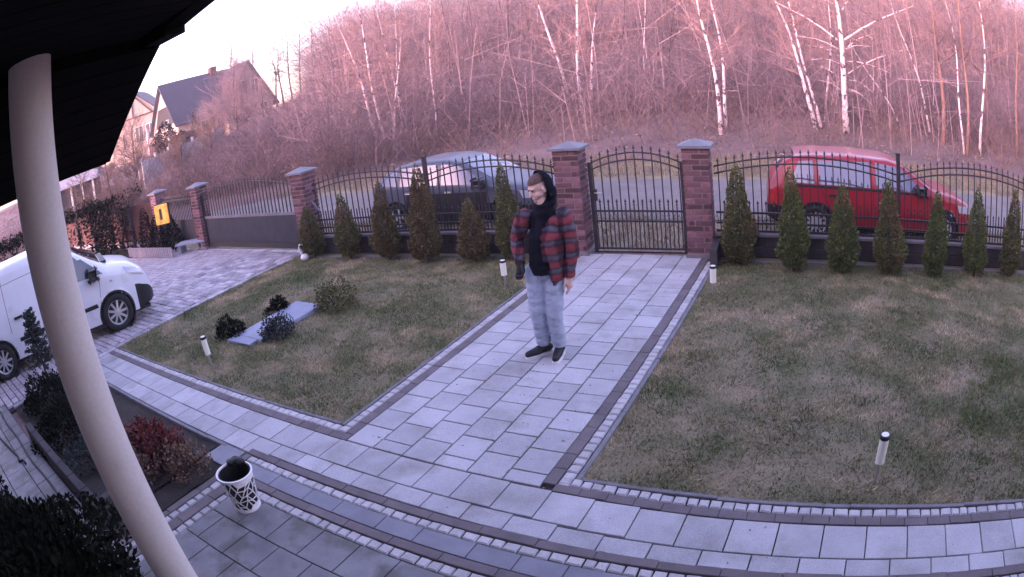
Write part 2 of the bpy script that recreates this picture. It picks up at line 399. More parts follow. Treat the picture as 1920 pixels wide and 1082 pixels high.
run(cross, 'border_block', 1.90, 9.4, -.003, .086, .20, M['band'], axis='u', gap=.003, off=offr)
run(cross, 'granite_cube', 1.90, 9.4, .089, .180, .095, M['cube'], axis='u', jit=.005, vary=.16, nseed=6, gap=.012, bev=.010, off=offr)
run(cross, 'kerb_stone', 2.05, 9.4, .186, .226, 1.0, M['kerb'], axis='u', gap=.004, off=offr)

porch = empty('porch_floor'); tag(porch, kind='structure')
MB().box(-.76, 9.5, -4.15, -.53, -.064, -.026).build('joint_bed', M['bed'], porch)
run(porch, 'border_block', -.745, 9.4, -.610, -.527, .40, M['band'], axis='u', gap=.003)
run(porch, 'granite_cube', -.66, 9.4, -.702, -.614, .10, M['cube'], axis='u', jit=.005, vary=.22, nseed=6, gap=.012, bev=.010)
p = -.575
while p < 9.3:
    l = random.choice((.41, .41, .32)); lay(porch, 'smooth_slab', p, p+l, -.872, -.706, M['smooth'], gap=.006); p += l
run(porch, 'border_block', -.44, 9.4, -.960, -.876, .40, M['band'], axis='u', gap=.003)
run(porch, 'granite_cube', -.44, 9.4, -1.060, -.965, .10, M['cube'], axis='u', jit=.005, vary=.22, nseed=6, gap=.012, bev=.010)
run(porch, 'border_block', -4.1, -.614, -.745, -.664, .40, M['band'], gap=.003)
run(porch, 'granite_cube', -4.1, -.706, -.660, -.572, .10, M['cube'], jit=.005, vary=.2, nseed=6, gap=.012, bev=.010)
run(porch, 'border_block', -4.1, -.876, -.568, -.444, .40, M['band'], gap=.004)
run(porch, 'granite_cube', -4.1, -1.064, -.440, -.352, .10, M['cube'], jit=.005, vary=.2, nseed=6, gap=.012, bev=.010)
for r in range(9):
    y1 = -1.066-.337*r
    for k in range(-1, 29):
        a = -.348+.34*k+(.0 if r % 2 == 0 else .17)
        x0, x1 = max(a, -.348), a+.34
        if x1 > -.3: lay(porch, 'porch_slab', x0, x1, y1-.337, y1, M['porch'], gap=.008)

# strip of slabs along the house, left of the porch
side = empty('side_walk'); tag(side, kind='structure')
MB().box(-9.0, -.77, -3.3, -2.32, -.064, -.026).build('joint_bed', M['bed'], side)
for r, (a, b) in enumerate(((-2.66,-2.33),(-3.0,-2.664),(-3.3,-3.004))):
    for k in range(20):
        x = -8.9+.42*k+(.2 if r % 2 else 0)
        lay(side, 'slab', x, min(x+.42, -.775), a, b, M['porch'], gap=.006)
tag(MB().tube([(-8+.35*i, -2.50+.015*math.sin(i*1.3), .014) for i in range(30)], .016, 6).build('black_cable', M['dark'], smooth=True),
    'long black cable lying along the slabs beside the planter', 'cable')
tag(MB().tube([(-4.75,-2.78,.02),(-4.2,-2.73,.02),(-3.6,-2.66,.02),(-3.42,-2.69,.02),(-3.38,-2.62,.02),(-3.25,-2.62,.02)], .016, 6).build('garden_tool', M['dark'], smooth=True),
    'short black rod with bent end lying on the slabs by the cable', 'tool')

# driveway
drive = empty('driveway'); tag(drive, kind='structure')
MB().box(-13.0, -5.44, -8.0, 5.12, -.066, -.028).build('joint_bed', M['bed'], drive)
run(drive, 'edge_paver', -2.2, 4.85, -5.60, -5.455, .20, M['drive'], gap=.008, jit=.003, nseed=4, bev=.006)
cand = []; y = -7.9; r = 0
while y < 5.05:
    hgt_ = .15 if r % 3 else .12; x = -12.9+(r*.37) % .3
    while x < -5.62:
        l = random.choice((.16,.20,.24,.28)); x1 = min(x+l, -5.605)
        if x1-x > .06: cand.append((x, x1, y, y+hgt_))
        x = x1
    y += hgt_; r += 1
def dcam(c): return math.hypot((c[0]+c[1])/2-CAM[0], (c[2]+c[3])/2-CAM[1])
def seen(c):
    x, yv = (c[0]+c[1])/2, (c[2]+c[3])/2
    return yv > 1.0+.0*x and yv > .95+(-6.0-x)*.62
vis = sorted([c for c in cand if seen(c)], key=dcam); near = vis[:260]; ns = set(near)
for c in near:
    lay(drive, 'paver', *c, M['drive'], gap=.014, bev=.010, jit=.004, seed=random.randrange(5), zj=.005)
rest = MB()
for c in cand:
    if c not in ns:
        z = random.uniform(-.005,.005); g_ = .007
        rest.add([(c[0]+g_,c[2]+g_,z-.04),(c[1]-g_,c[2]+g_,z-.04),(c[1]-g_,c[3]-g_,z-.04),(c[0]+g_,c[3]-g_,z-.04),
                  (c[0]+g_+.006,c[2]+g_+.006,z),(c[1]-g_-.006,c[2]+g_+.006,z),(c[1]-g_-.006,c[3]-g_-.006,z),(c[0]+g_+.006,c[3]-g_-.006,z)],
                 [(4,5,6,7),(0,1,5,4),(1,2,6,5),(2,3,7,6),(3,0,4,7)])
tag(rest.build('pavers', M['drive'], drive), kind='stuff')

# ------------------------------------------------------------------ lawns and beds
def sheet(name, poly_fn, x0, x1, y0, y1, mat, z=-.012, amp=.02, step=.10):
    xx = np.arange(x0, x1+1e-6, step); yy = np.linspace(0, 1, int((y1-y0)/step)+1)
    X, T = np.meshgrid(xx, yy); Yb, Yt = poly_fn(X); Y = Yb+(Yt-Yb)*T
    Z = z+(fbm(X*3, Y*3)-.5)*amp
    n = len(xx); I = np.arange((len(yy)-1)*n).reshape(len(yy)-1, n)[:, :-1].ravel()
    o = link(name, from_np(name, np.stack([X.ravel(), Y.ravel(), Z.ravel()], 1), np.stack([I, I+1, I+n+1, I+n], 1), True), mat)
    return tag(o, kind='structure')
sheet('lawn', lambda x: (x*0+.20, fl(x)-.05), -5.44, -.235, .23, 5.0, M['lawn'])
sheet('lawn', lambda x: (x*0+.15, fl(x)-.05), 2.045, 9.4, .2, 5.6, M['lawn'])
sheet('planting_bed', lambda x: (x*0-2.20, x*0-.655), -5.4, -1.1, -2.2, -.66, M['soil'], z=-.02, amp=.08, step=.08)
sheet('planting_bed', lambda x: (x*0-2.20, x*0-.905), -1.1, -.76, -2.2, -.9, M['soil'], z=-.02, amp=.06, step=.06)
sheet('left_border', lambda x: (x*0-8, x*0+5.0), -22, -13.0, -8, 5, M['soil'], z=.0, amp=.1, step=.4)

def blades(name, n, xr, yr, ok, h=(.018,.042), wd=.0035, mat=None, lean=.7):
    x = rng.uniform(*xr, n); y = rng.uniform(*yr, n); k = ok(x, y); x, y = x[k], y[k]; n = len(x)
    cl = fbm(x*2.2, y*2.2); keep = rng.random(n) < np.clip(cl*2.2-.25, .25, 1); x, y = x[keep], y[keep]; n = len(x)
    a = rng.uniform(0, 2*math.pi, n); hh = rng.uniform(*h, n)*(.55+fbm(x*1.3+5, y*1.3)*.9); ww = wd*rng.uniform(.7,1.6,n)
    z = np.full(n, -.014); lx = rng.normal(0, lean, n)*hh; ly = rng.normal(0, lean, n)*hh
    b0 = np.stack([x-np.cos(a)*ww, y-np.sin(a)*ww, z], 1); b1 = np.stack([x+np.cos(a)*ww, y+np.sin(a)*ww, z], 1)
    t = np.stack([x+lx, y+ly, z+hh], 1)
    V = np.stack([b0, b1, t], 1).reshape(-1, 3); F = np.arange(len(V)).reshape(-1, 3)
    return link(name, from_np(name, V, F), mat)
tag(blades('grass', 120000, (-5.46,-.205), (.205,5.0), lambda x, y: (y < fl(x)-.3) & ~((x > -3.3) & (x < -2.7) & (y > 1.3) & (y < 2.6)), mat=M['grass']),
    'short worn winter grass between the driveway and the path', 'grass', kind='stuff')
tag(blades('grass', 190000, (2.05,9.3), (.18,5.6), lambda x, y: (y < fl(x)-.3) & (x < 6.2+.4*y), mat=M['grass']),
    'short worn winter grass right of the gate path', 'grass', kind='stuff')
tag(blades('lush_grass', 26000, (4.5,8.6), (.2,2.6), lambda x, y: fbm(x*.9+2, y*.9+4)+.12*np.minimum(x-5.6, 1)-.10*(y-1) > .47, h=(.03,.065), wd=.004, mat=M['lush']),
    'greener taller grass at the edge of the right lawn near the lamp', 'grass', kind='stuff')
tag(blades('verge_grass', 60000, (-14,16), (5.6,16), lambda x, y: ((y-fl(x) > .25) & (y-fl(x) < 2.4)) | ((y-fl(x) > 6.3) & (y-fl(x) < 10)),
    h=(.06,.22), wd=.008, mat=M['verge'], lean=.4), 'dry roadside grass along the road', 'grass', kind='stuff')
def leaves(name, n, pos, size, mat, flat=.5):
    """scattered small quads; pos(n) -> points"""
    P = pos(n); n = len(P); a = rng.normal(size=(n,3)); a /= np.linalg.norm(a, axis=1)[:,None]
    b = np.cross(a, rng.normal(size=(n,3))); b /= np.linalg.norm(b, axis=1)[:,None]
    a[:,2] *= flat; b[:,2] *= flat
    s = size*rng.uniform(.5,1.4,(n,1))
    V = np.stack([P-a*s, P-b*s*.5, P+a*s, P+b*s*.5], 1).reshape(-1,3)
    return link(name, from_np(name, V, np.arange(len(V)).reshape(-1,4)), mat)
def lp(n):
    x = np.concatenate([rng.uniform(-5.4,-.3,n//2), rng.uniform(2.1,7.5,n-n//2)]); y = rng.uniform(.3,5.0,n)
    k = fbm(x*.9+3, y*.9) > .42
    return np.stack([x[k], y[k], np.full(k.sum(), .012)], 1)
tag(leaves('fallen_leaves', 2600, lp, .014, M['litter'], .35), 'scattered dead leaves and straw on the lawns', 'leaves', kind='stuff')

def moss(n):
    k = rng.integers(0, 7, n); a = rng.random(n) < .6
    x = np.where(a, k*.30+rng.normal(0,.004,n), rng.uniform(0,1.8,n)); y = np.where(a, rng.uniform(0,5.3,n), rng.integers(0,35,n)*.15+rng.normal(0,.004,n))
    on = fbm(x*1.4+9, y*1.4) > .50
    return np.stack([x[on], y[on], np.full(on.sum(), .002)], 1)
tag(leaves('joint_moss', 2600, moss, .009, M['grass'], .6), 'tiny moss and weeds in the path joints', 'moss', kind='stuff')
def grit(n):
    x = rng.uniform(-5.2,8,n); y = rng.uniform(-1.6,5.3,n); on = ((x > 0) & (x < 1.8)) | ((y < 0) & (y > -1.7) & (x > -1))
    return np.stack([x[on], y[on], np.full(on.sum(), .005)], 1)
tag(leaves('path_litter', 420, grit, .011, M['litter'], .25), 'small dead leaf bits scattered on the paving', 'leaves', kind='stuff')

# ------------------------------------------------------------------ brick pillars
FA = math.atan(FS)
def pillar(x, y, label, h=1.55, wd=.38, rz=FA, group='brick gate pillars', visible_h=None):
    root = empty('brick_pillar', (x, y, 0), rz); tag(root, label, 'pillar', group)
    a = wd/2
    MB().box(-a+.012, a-.012, -a+.012, a-.012, -.05, h).build('mortar_core', M['mortar'], root)
    ch = .078; gap = .017; n = int(h/ch); L_ = wd*2/3-gap*.66; s_ = wd/3-gap*.66
    full = piece(L_, .05, ch-gap, .004, M['brick']); half = piece(s_, .05, ch-gap, .004, M['brick'])
    for c in range(n):
        zt = (c+1)*ch-gap/2+(h-n*ch)
        for side_ in range(4):
            ang = side_*math.pi/2; flip = (c+side_) % 2
            segs = ((-a, L_), (a-s_, s_)) if not flip else ((-a, s_), (a-L_, L_))
            for st, ln in segs:
                mid = st+ln/2; p = Vector((mid, -a+.025, zt)); p.rotate(Matrix.Rotation(ang, 3, 'Z'))
                link('brick', full if ln > s_+.01 else half, None, root, loc=p, rot=(0, random.uniform(-.006,.006), ang))
    o = a+.055
    V = [(-o,-o,h),(o,-o,h),(o,o,h),(-o,o,h),(-o,-o,h+.035),(o,-o,h+.035),(o,o,h+.035),(-o,o,h+.035),(0,0,h+.115)]
    MB().add(V, [(3,2,1,0),(0,1,5,4),(1,2,6,5),(2,3,7,6),(3,0,4,7),(4,5,8),(5,6,8),(6,7,8),(7,4,8)]).build('cap', M['cap'], root)
    MB().box(-a-.02, a+.02, -a-.02, a+.02, -.05, .035).build('base_tile', M['coping'], root)
    return root
PL, PR = (-.105, fl(-.105)), (1.765, fl(1.765))
pillar(*PL, 'purple brick pillar on the hinge side of the arched garden gate, close behind the man')
pillar(*PR, 'purple brick pillar between the garden gate and the fence in front of the red car')
PG = (-5.27, 4.99)
pillar(*PG, 'brick pillar between the sliding driveway gate and the fence by the blue car', wd=.36, rz=.0)
P2 = (-9.55, 5.20); P3 = (-12.2, 5.35)
pillar(*P2, 'brick pillar at the closing end of the sliding driveway gate', wd=.36, rz=-.03)
pillar(*P3, 'brick pillar beside the yellow glowing box, with dark thujas at its foot', wd=.40, rz=-.03)

# ------------------------------------------------------------------ iron fence panels and gates
def spear(x, z0, z1, w=.016, tip=.095):
    """square picket with a spear head, origin at its foot"""
    s = MB(); a = w/2; zt = z1-tip
    s.box(x-a, x+a, -a, a, z0, zt)
    s.box(x-a*1.6, x+a*1.6, -a*1.6, a*1.6, zt, zt+.014)
    b = .019
    s.add([(x,-.006,zt+.014),(x-b,0,zt+.040),(x,.006,zt+.014),(x+b,0,zt+.040),(x,0,z1),(x,-.007,zt+.040),(x,.007,zt+.040)],
          [(0,1,5),(0,5,3),(2,6,1),(2,3,6),(5,1,4),(5,4,3),(6,4,1),(6,3,4)])
    return s
def iron_panel(name, label, cat, ax, ay, bx, by, zs, zm, drop=.10, zb=.36, rails=(.47,.62), n=19, frame=False, group=None, shortz=.80, dense=True):
    L_ = math.hypot(bx-ax, by-ay); root = empty(name, (ax, ay, 0), math.atan2(by-ay, bx-ax)); tag(root, label, cat, group)
    def arch(x, top): return zs+(top-zs)*(1-(2*x/L_-1)**2)
    N = 16
    for d_ in (0, drop):
        MB().tube([(L_*i/N, 0, arch(L_*i/N, zm)-d_) for i in range(N+1)], .013, 6).build('arched_rail', M['iron'], root, smooth=True)
    for z in (zb,)+tuple(rails):
        MB().box(0, L_, -.014, .014, z-.014, z+.014).build('rail', M['iron'], root)
    for i in range(n):
        x = L_*(i+.5)/n
        spear(x, zb-.02, arch(x, zm)+.115).build('picket', M['iron'], root)
        if dense and i < n-1:
            spear(L_*(i+1)/n, zb-.02, shortz, tip=.085).build('short_picket', M['iron'], root)
    if frame:
        for x in (.02, L_-.02): MB().box(x-.024, x+.024, -.024, .024, zb-.05, arch(x, zm)+.02).build('frame_post', M['iron'], root)
    return root
def along(u): return (u, fl(u))
gate = iron_panel('garden_gate', 'black iron garden gate with arched rails and spear pickets between brick pillars', 'gate', *along(.16), *along(1.55), 1.31, 1.47, zb=.065, n=11, frame=True)
MB().box(.05, .11, -.05, -.025, .78, .95).build('lock_box', M['iron'], gate)
MB().tube([(.08,-.05,.90),(.08,-.08,.90),(.19,-.08,.90)], .009, 6).build('handle', M['steel'], gate, smooth=True)
iron_panel('iron_fence', 'black iron fence panel in front of the tail of the grey blue car', 'fence', *along(-5.03), *along(-2.56), 1.28, 1.42, n=20, group='arched iron fence panels')
iron_panel('iron_fence', 'black iron fence panel in front of the bonnet of the grey blue car', 'fence', *along(-2.48), *along(-.34), 1.28, 1.44, n=18, group='arched iron fence panels')
iron_panel('iron_fence', 'black iron fence panel in front of the cabin of the red car', 'fence', *along(2.0), *along(4.87), 1.27, 1.44, n=23, group='arched iron fence panels')
iron_panel('iron_fence', 'black iron fence panel in front of the bonnet of the red car', 'fence', *along(4.95), *along(7.8), 1.28, 1.47, n=23, group='arched iron fence panels')
for u, l in ((-2.52, 'thin dark steel fence post rising behind the tallest thuja'), (4.91, 'thin dark steel fence post in front of the red car'), (7.84, 'thin dark steel fence post past the bonnet of the red car')):
    t = empty('fence_post', (*along(u), 0), FA); tag(t, l, 'post', 'steel fence posts')
    MB().box(-.03, .03, -.03, .03, 0, 1.57).build('post_shaft', M['kerb'] if False else M['iron'], t)
    MB().box(-.036, .036, -.036, .036, 1.57, 1.59).build('post_cap', M['iron'], t)
# low plinth walls of block, with coping
def plinth(a, b, label, h=.30, off=0.02):
    L_ = math.hypot(b[0]-a[0], b[1]-a[1]); root = empty('plinth_wall', (a[0], a[1]+off, 0), math.atan2(b[1]-a[1], b[0]-a[0])); tag(root, label, 'wall')
    MB().box(0, L_, -.085, .085, -.06, h-.004).build('mortar_core', M['bed'], root)
    k = int(L_/.48)
    for r in range(2):
        hh = h/2
        for i in range(k+1):
            x0 = i*L_/k-(L_/k/2 if r else 0); x1 = x0+L_/k; x0, x1 = max(x0, 0), min(x1, L_)
            if x1-x0 < .05: continue
            link('block', piece(x1-x0-.008, .20, hh-.008, .008, M['plinth']), None, root, loc=((x0+x1)/2, 0, (r+1)*hh-.002))
    nc = int(L_/.6)
    for i in range(nc):
        link('coping_stone', piece(L_/nc-.006, .25, .04, .006, M['coping']), None, root, loc=((i+.5)*L_/nc, 0, h+.042))
plinth(along(-5.06), along(-.32), 'dark block plinth wall under the fence by the grey blue car')
plinth(along(1.98), along(9.4), 'dark block plinth wall under the fence by the red car')
for i in range(9): pass
# bed edging behind the lawns
for nm, a, b, lb in (('edging_kerb', -5.3, -.35, 'pale low kerb edging the thuja bed left of the gate'), ('edging_kerb', 2.12, 9.3, 'pale low kerb edging the thuja bed right of the gate')):
    t = empty(nm, (a, fl(a)-.26, 0), FA); tag(t, lb, 'kerb'); x = 0
    while x < b-a-.1:
        link('kerb_stone', piece(.98, .05, .09, .006, M['coping']), None, t, loc=(x+.5, 0, .012+random.uniform(-.008,.008)), rot=(0, random.uniform(-.01,.01), 0)); x += 1.0
t = tag(MB().box(-.05,.05,-.42,.12,-.05,.26).build('low_block', M['plinth'], loc=(2.02, fl(2.02)-.22, 0), rot=(0,0,FA)), 'dark block stub beside the gate pillar base', 'block')

# sliding driveway gate
gx0, gx1, gy = -9.35, -5.46, 5.10
root = empty('sliding_gate', (gx0, gy+.05, 0), math.atan2(-.14, gx1-gx0)); tag(root, 'wide dark sliding gate with meshed lower panel across the driveway', 'gate'); L_ = gx1-gx0
MB().box(0, L_, -.03, .03, .06, .17).build('bottom_beam', M['iron'], root)
MB().box(0, L_, -.02, .02, .74, .80).build('middle_beam', M['kerb'], root)
sp = MB()
for i in range(int(L_/.028)):
    x = i*.028; sp.box(x, x+.017, -.008, .008, .17, .74)
tag(sp.build('mesh_infill', M['gatem'], root), kind='stuff')
for i in range(17): pass
garch = lambda x: 1.30+.22*(1-(2*x/L_-1)**2)
MB().tube([(L_*i/14, 0, garch(L_*i/14)) for i in range(15)], .014, 6).build('arched_rail', M['iron'], root, smooth=True)
for i in range(31):
    x = L_*(i+.5)/31; spear(x, .79, garch(x)+.12, w=.020).build('picket', M['iron'], root)
for x in (.02, L_-.02): MB().box(x-.03, x+.03, -.03, .03, .05, 1.34).build('frame_post', M['iron'], root)
MB().bar((L_-.02, -.01, 1.30), (L_+.55, -.01, .80), .03).build('brace', M['cap'], root)
root = empty('side_gate', (P3[0]+.22, P3[1], 0), -.06); tag(root, 'narrow dark gate of close pickets between the far brick pillars', 'gate'); L_ = P2[0]-P3[0]-.42
for z in (.2, .72, 1.28): MB().box(0, L_, -.018, .018, z-.02, z+.02).build('rail', M['iron'], root)
MB().box(0, L_, -.006, .006, .22, .70).build('sheet_infill', M['gatem'], root)
for i in range(22):
    x = L_*(i+.5)/22; spear(x, .18, 1.42, w=.018).build('picket', M['iron'], root)

# ------------------------------------------------------------------ thujas and shrubs
def leaf_shell(n, fn, size, name, mat, parent, up=.6):
    """n small leaf faces at points fn(n) -> (points, outward)"""
    P, O = fn(n); n = len(P)
    d = O+rng.normal(0, .55, (n,3)); d[:,2] += up; d /= np.linalg.norm(d, axis=1)[:,None]
    s = np.cross(d, rng.normal(size=(n,3))); s /= np.linalg.norm(s, axis=1)[:,None]
    l = size*rng.uniform(.6,1.5,(n,1)); w_ = l*rng.uniform(.22,.42,(n,1))
    V = np.stack([P-s*w_, P+d*l*.55, P+s*w_, P-d*l*.45], 1).reshape(-1,3)
    return link(name, from_np(name, V, np.arange(len(V)).reshape(-1,4)), mat, parent)
def cone_fn(h, r, seed):
    def fn(n):
        t = 1-np.sqrt(rng.random(n))*.985; a = rng.uniform(0, 2*math.pi, n)
        prof = np.clip(np.minimum((1-t)**.70*1.12+.05, .66+t*1.6), 0, 1)
        lump = .72+.56*vnoise(a*1.9+seed*7, t*7+seed*3)
        rr = r*prof*lump*np.sqrt(rng.uniform(.25,1,n))
        P = np.stack([np.cos(a)*rr, np.sin(a)*rr, .05+t*h*(.97+.03*lump)], 1)
        return P, np.stack([np.cos(a), np.sin(a), a*0+.25], 1)
    return fn
def thuja(x, y, h, r, label, k):
    root = empty('thuja', (x, y, 0), random.uniform(0,6)); tag(root, label, 'shrub', 'thujas along the fence')
    MB().tube([(0,0,-.05),(.01,0,h*.5),(0,.01,h*.93)], [.028,.018,.005], 6).build('trunk', M['dkbark'], root)
    leaf_shell(int(6800*h*r/.25), cone_fn(h, r*random.uniform(.86,1.06), k), .030, 'foliage', (M['thuja2'] if k in (2,3,4) else M['thuja'] if k < 6 else M['thuja3'] if k % 3 else M['thuja']), root)
    root.rotation_euler = (random.uniform(-.05,.05), random.uniform(-.05,.05), random.uniform(0,6))
for k, (x, y, h, r, l) in enumerate((
    (-4.98, 4.72, .93, .27, 'squat dark thuja beside the white swan at the driveway gate pillar'),
    (-4.02, 4.70, 1.12, .25, 'thuja with a thin pointed tip, second from the driveway gate pillar'),
    (-3.14, 4.70, 1.28, .26, 'browning narrow thuja, third from the driveway gate pillar'),
    (-2.32, 4.66, 1.50, .30, 'tallest browning thuja of the row left of the gate'),
    (-1.50, 4.76, .93, .26, 'short brown thuja between two tall ones left of the gate'),
    (-.93, 4.88, 1.42, .22, 'tall greener thuja right behind the man'),
    (2.40, 5.16, 1.34, .30, 'broad green thuja beside the garden gate pillar'),
    (3.20, 4.98, 1.34, .27, 'green thuja in front of the tail of the red car'),
    (3.92, 5.04, 1.18, .28, 'green thuja in front of the rear wheel of the red car'),
    (4.70, 5.12, 1.28, .27, 'tall green thuja by the steel post at the red car'),
    (5.50, 5.20, 1.16, .26, 'shorter green thuja in front of the front door of the red car'),
    (6.30, 5.34, 1.24, .25, 'slim thuja in front of the front wheel of the red car'),
    (7.06, 5.44, 1.30, .25, 'slim thuja past the bonnet of the red car'))):
    thuja(x, y, h, r, l, k)
def mound(name, label, x, y, r, h, mat, n, group=None, cat='shrub', size=.03, z=0, sx=1.0):
    root = empty(name, (x, y, z)); tag(root, label, cat, group)
    for i in range(5):
        a = i*1.26; MB().tube([(0,0,-.03),(math.cos(a)*r*.3,math.sin(a)*r*.3,h*.45),(math.cos(a)*r*.6,math.sin(a)*r*.6,h*.7)], [.012,.008,.003], 5).build('stem', M['dkbark'], root)
    def fn(n):
        d = rng.normal(size=(n,3)); d /= np.linalg.norm(d, axis=1)[:,None]; d[:,2] = np.abs(d[:,2])
        a = np.arctan2(d[:,1], d[:,0]); q = .65+.7*vnoise(a*1.6+x*5, d[:,2]*3+y*3)
        rr = q*np.cbrt(rng.uniform(.15,1,n))
        return np.stack([d[:,0]*rr*r*sx, d[:,1]*rr*r, .02+d[:,2]*rr*h], 1), d
    leaf_shell(n, fn, size, 'foliage', mat, root, up=.2)
    return root
g1 = 'low round shrubs on the left lawn'
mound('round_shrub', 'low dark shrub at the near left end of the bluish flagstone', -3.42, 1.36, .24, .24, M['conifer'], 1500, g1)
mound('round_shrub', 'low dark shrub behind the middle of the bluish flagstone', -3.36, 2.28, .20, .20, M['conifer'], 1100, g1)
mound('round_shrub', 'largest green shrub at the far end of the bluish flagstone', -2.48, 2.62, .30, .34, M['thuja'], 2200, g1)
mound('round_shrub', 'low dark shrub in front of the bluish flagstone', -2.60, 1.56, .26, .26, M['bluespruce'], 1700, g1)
c_ = MB(); c_.box(-.27,.27,-.60,.60,-.03,.035)
t = empty('flagstone', (-2.98, 1.96, 0), -.02); tag(t, 'long bluish flagstone lying in the left lawn between low shrubs', 'slab')
link('stone_plate', piece(.56, 1.22, .07, .012, M['stone'], .012, 3), None, t, loc=(0,0,.045), rot=(.02,.0,0))
link('stone_plate', piece(.50, .34, .05, .010, M['stone'], .02, 5), None, t, loc=(-.06,-.62,.028), rot=(-.03,.02,.1))

# planting bed by the house
mound('red_shrub', 'dark red low shrub in the bed beside the patterned bin', -1.58, -1.22, .34, .36, M['redleaf'], 3400, size=.035)
mound('tan_shrub', 'tan and red withered plant at the edge of the bed behind the bin', -1.05, -1.18, .26, .26, M['tanleaf'], 1000, size=.03)
mound('brown_shrub', 'brown withered plant in the bed next to the white column', -1.45, -1.55, .28, .26, M['brushg'], 900, size=.035)
mound('dark_shrub', 'low dark ground shrub in the bed behind the white column', -3.4, -1.75, .6, .34, M['conifer'], 4200, size=.04)
mound('dark_shrub', 'dark spreading shrub at the edge of the bed near the van', -4.7, -1.55, .55, .42, M['conifer'], 3600, size=.04)
mound('dark_shrub', 'sparse dark shrub beside the planter wall', -2.4, -1.75, .42, .22, M['bluespruce'], 1800, size=.035)
root = empty('young_conifer', (-5.55, -1.32, 0)); tag(root, 'small bluish conifer in front of the white van door', 'tree')
MB().tube([(0,0,-.05),(.01,0,.6),(0,0,1.16)], [.025,.016,.004], 6).build('trunk', M['dkbark'], root)
br = MB(); pts = []
for i in range(46):
    z = .30+.86*i/46; a = i*2.4; l = .30*(1-(z-.25)/1.0)+.05
    e = Vector((math.cos(a)*l, math.sin(a)*l, z+.07*l+.02)); br.tube([(0,0,z-.02), e], [.006,.002], 4); pts.append((Vector((0,0,z)), e))
br.build('branches', M['dkbark'], root)
def cf(n):
    i = rng.integers(0, len(pts), n); t = rng.uniform(.15,1.05,n)[:,None]
    A = np.array([p[0] for p in pts])[i]; B = np.array([p[1] for p in pts])[i]
    return A+(B-A)*t+rng.normal(0,.018,(n,3)), (B-A)/np.linalg.norm(B-A,axis=1)[:,None]
leaf_shell(5200, cf, .035, 'foliage', M['bluespruce'], root, up=.15)
# leafy clump at the house corner, under the roof
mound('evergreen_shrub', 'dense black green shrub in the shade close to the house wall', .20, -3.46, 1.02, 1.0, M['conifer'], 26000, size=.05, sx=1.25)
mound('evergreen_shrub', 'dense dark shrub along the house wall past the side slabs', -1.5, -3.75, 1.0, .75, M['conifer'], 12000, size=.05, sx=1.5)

# planter wall
t = empty('planter_wall', (-1.12, -2.20, 0)); tag(t, 'low dark concrete L shaped wall around the planting bed', 'wall')
x = 0
while x > -2.8:
    link('wall_block', piece(.39, .10, .30, .008, M['plinth'], .0), None, t, loc=(x-.2, -.06, .20)); x -= .40
for k in range(2): link('wall_block', piece(.10, .24, .30, .008, M['plinth']), None, t, loc=(-.05, .12+.25*k, .20))
run(t, 'granite_cube', -6, -4, .01, .02, .1, M['cube'])

# ------------------------------------------------------------------ garden lamps, bin, swan
def lamp(x, y, h, label, tilt=(0,0)):
    root = empty('garden_lamp', (x, y, 0)); tag(root, label, 'lamp', 'solar garden lamps'); root.rotation_euler = (tilt[0], tilt[1], 0)
    MB().lathe([(.0,-.06),(.014,-.06),(.014,h*.46),(.0,h*.46)], 12).build('stake', M['steel'], root, smooth=False)
    MB().lathe([(.0,h*.44),(.039,h*.44),(.040,h*.93),(.0,h*.93)], 20).build('diffuser', M['lampw'], root, smooth=False)
    c = MB().lathe([(.0,h*.93),(.043,h*.93),(.043,h*.98),(.039,h),(.0,h)], 20).build('cap', M['dark'], root)
    MB().lathe([(.0,h+.001),(.032,h+.001),(.031,h+.004),(.0,h+.004)], 16).build('solar_plate', M['white'], c)
lamp(-2.78, .50, .41, 'slim steel garden lamp leaning in the left lawn near the house walk', (.02,-.02))
lamp(-.49, 3.78, .35, 'slim steel garden lamp at the path edge beside the man')
lamp(2.23, 3.90, .36, 'slim steel garden lamp at the path edge near the block by the gate pillar')
lamp(4.24, .43, .41, 'slim steel garden lamp in the right lawn near the house walk', (.0,-.03))

bx_, by_ = -.10, -1.18
root = empty('waste_bin', (bx_, by_, 0)); tag(root, 'white metal bin with black crackle cutouts standing on the porch paving', 'bin')
def rb(z): return .112+.046*(z/.40)
MB().lathe([(.0,.012),(rb(0)-.012,.012),(rb(.38)-.012,.38),(rb(.38)-.018,.38),(rb(0)-.018,.02),(0,.02)], 32).build('inner_bucket', M['dark'], root, smooth=False)
# perforated shell: grid cells jittered, each hole leaves a web of strips
bm = bmesh.new(); NA, NZ = 14, 6; r_ = random.Random(4); pts2 = {}
for j in range(NZ+1):
    for i in range(NA):
        jj = .0 if j in (0, NZ) else 1.0
        a = 2*math.pi*(i+(.5 if j % 2 else 0)+r_.uniform(-.22,.22)*jj)/NA; z = .012+.376*(j+r_.uniform(-.24,.24)*jj)/NZ
        rr = rb(z); pts2[i,j] = bm.verts.new((rr*math.cos(a), rr*math.sin(a), z))
for j in range(NZ):
    for i in range(NA):
        a_, b_ = pts2[i,j], pts2[(i+1)%NA,j]
        if j % 2 == 0:
            c2, d2 = pts2[(i+1)%NA if False else i, j+1], pts2[(i-1)%NA, j+1]
            bm.faces.new((a_, b_, c2)); bm.faces.new((a_, c2, d2))
        else:
            c2, d2 = pts2[(i+1)%NA, j+1], pts2[i, j+1]
            bm.faces.new((a_, b_, c2)); bm.faces.new((a_, c2, d2))
es = list(bm.edges); r_.shuffle(es)
diss = []; used_f = set()
for e in es:
    if len(e.link_faces) == 2 and not any(f in used_f for f in e.link_faces): diss.append(e); used_f.update(e.link_faces)
try: bmesh.ops.dissolve_edges(bm, edges=diss, use_verts=False)
except Exception: pass
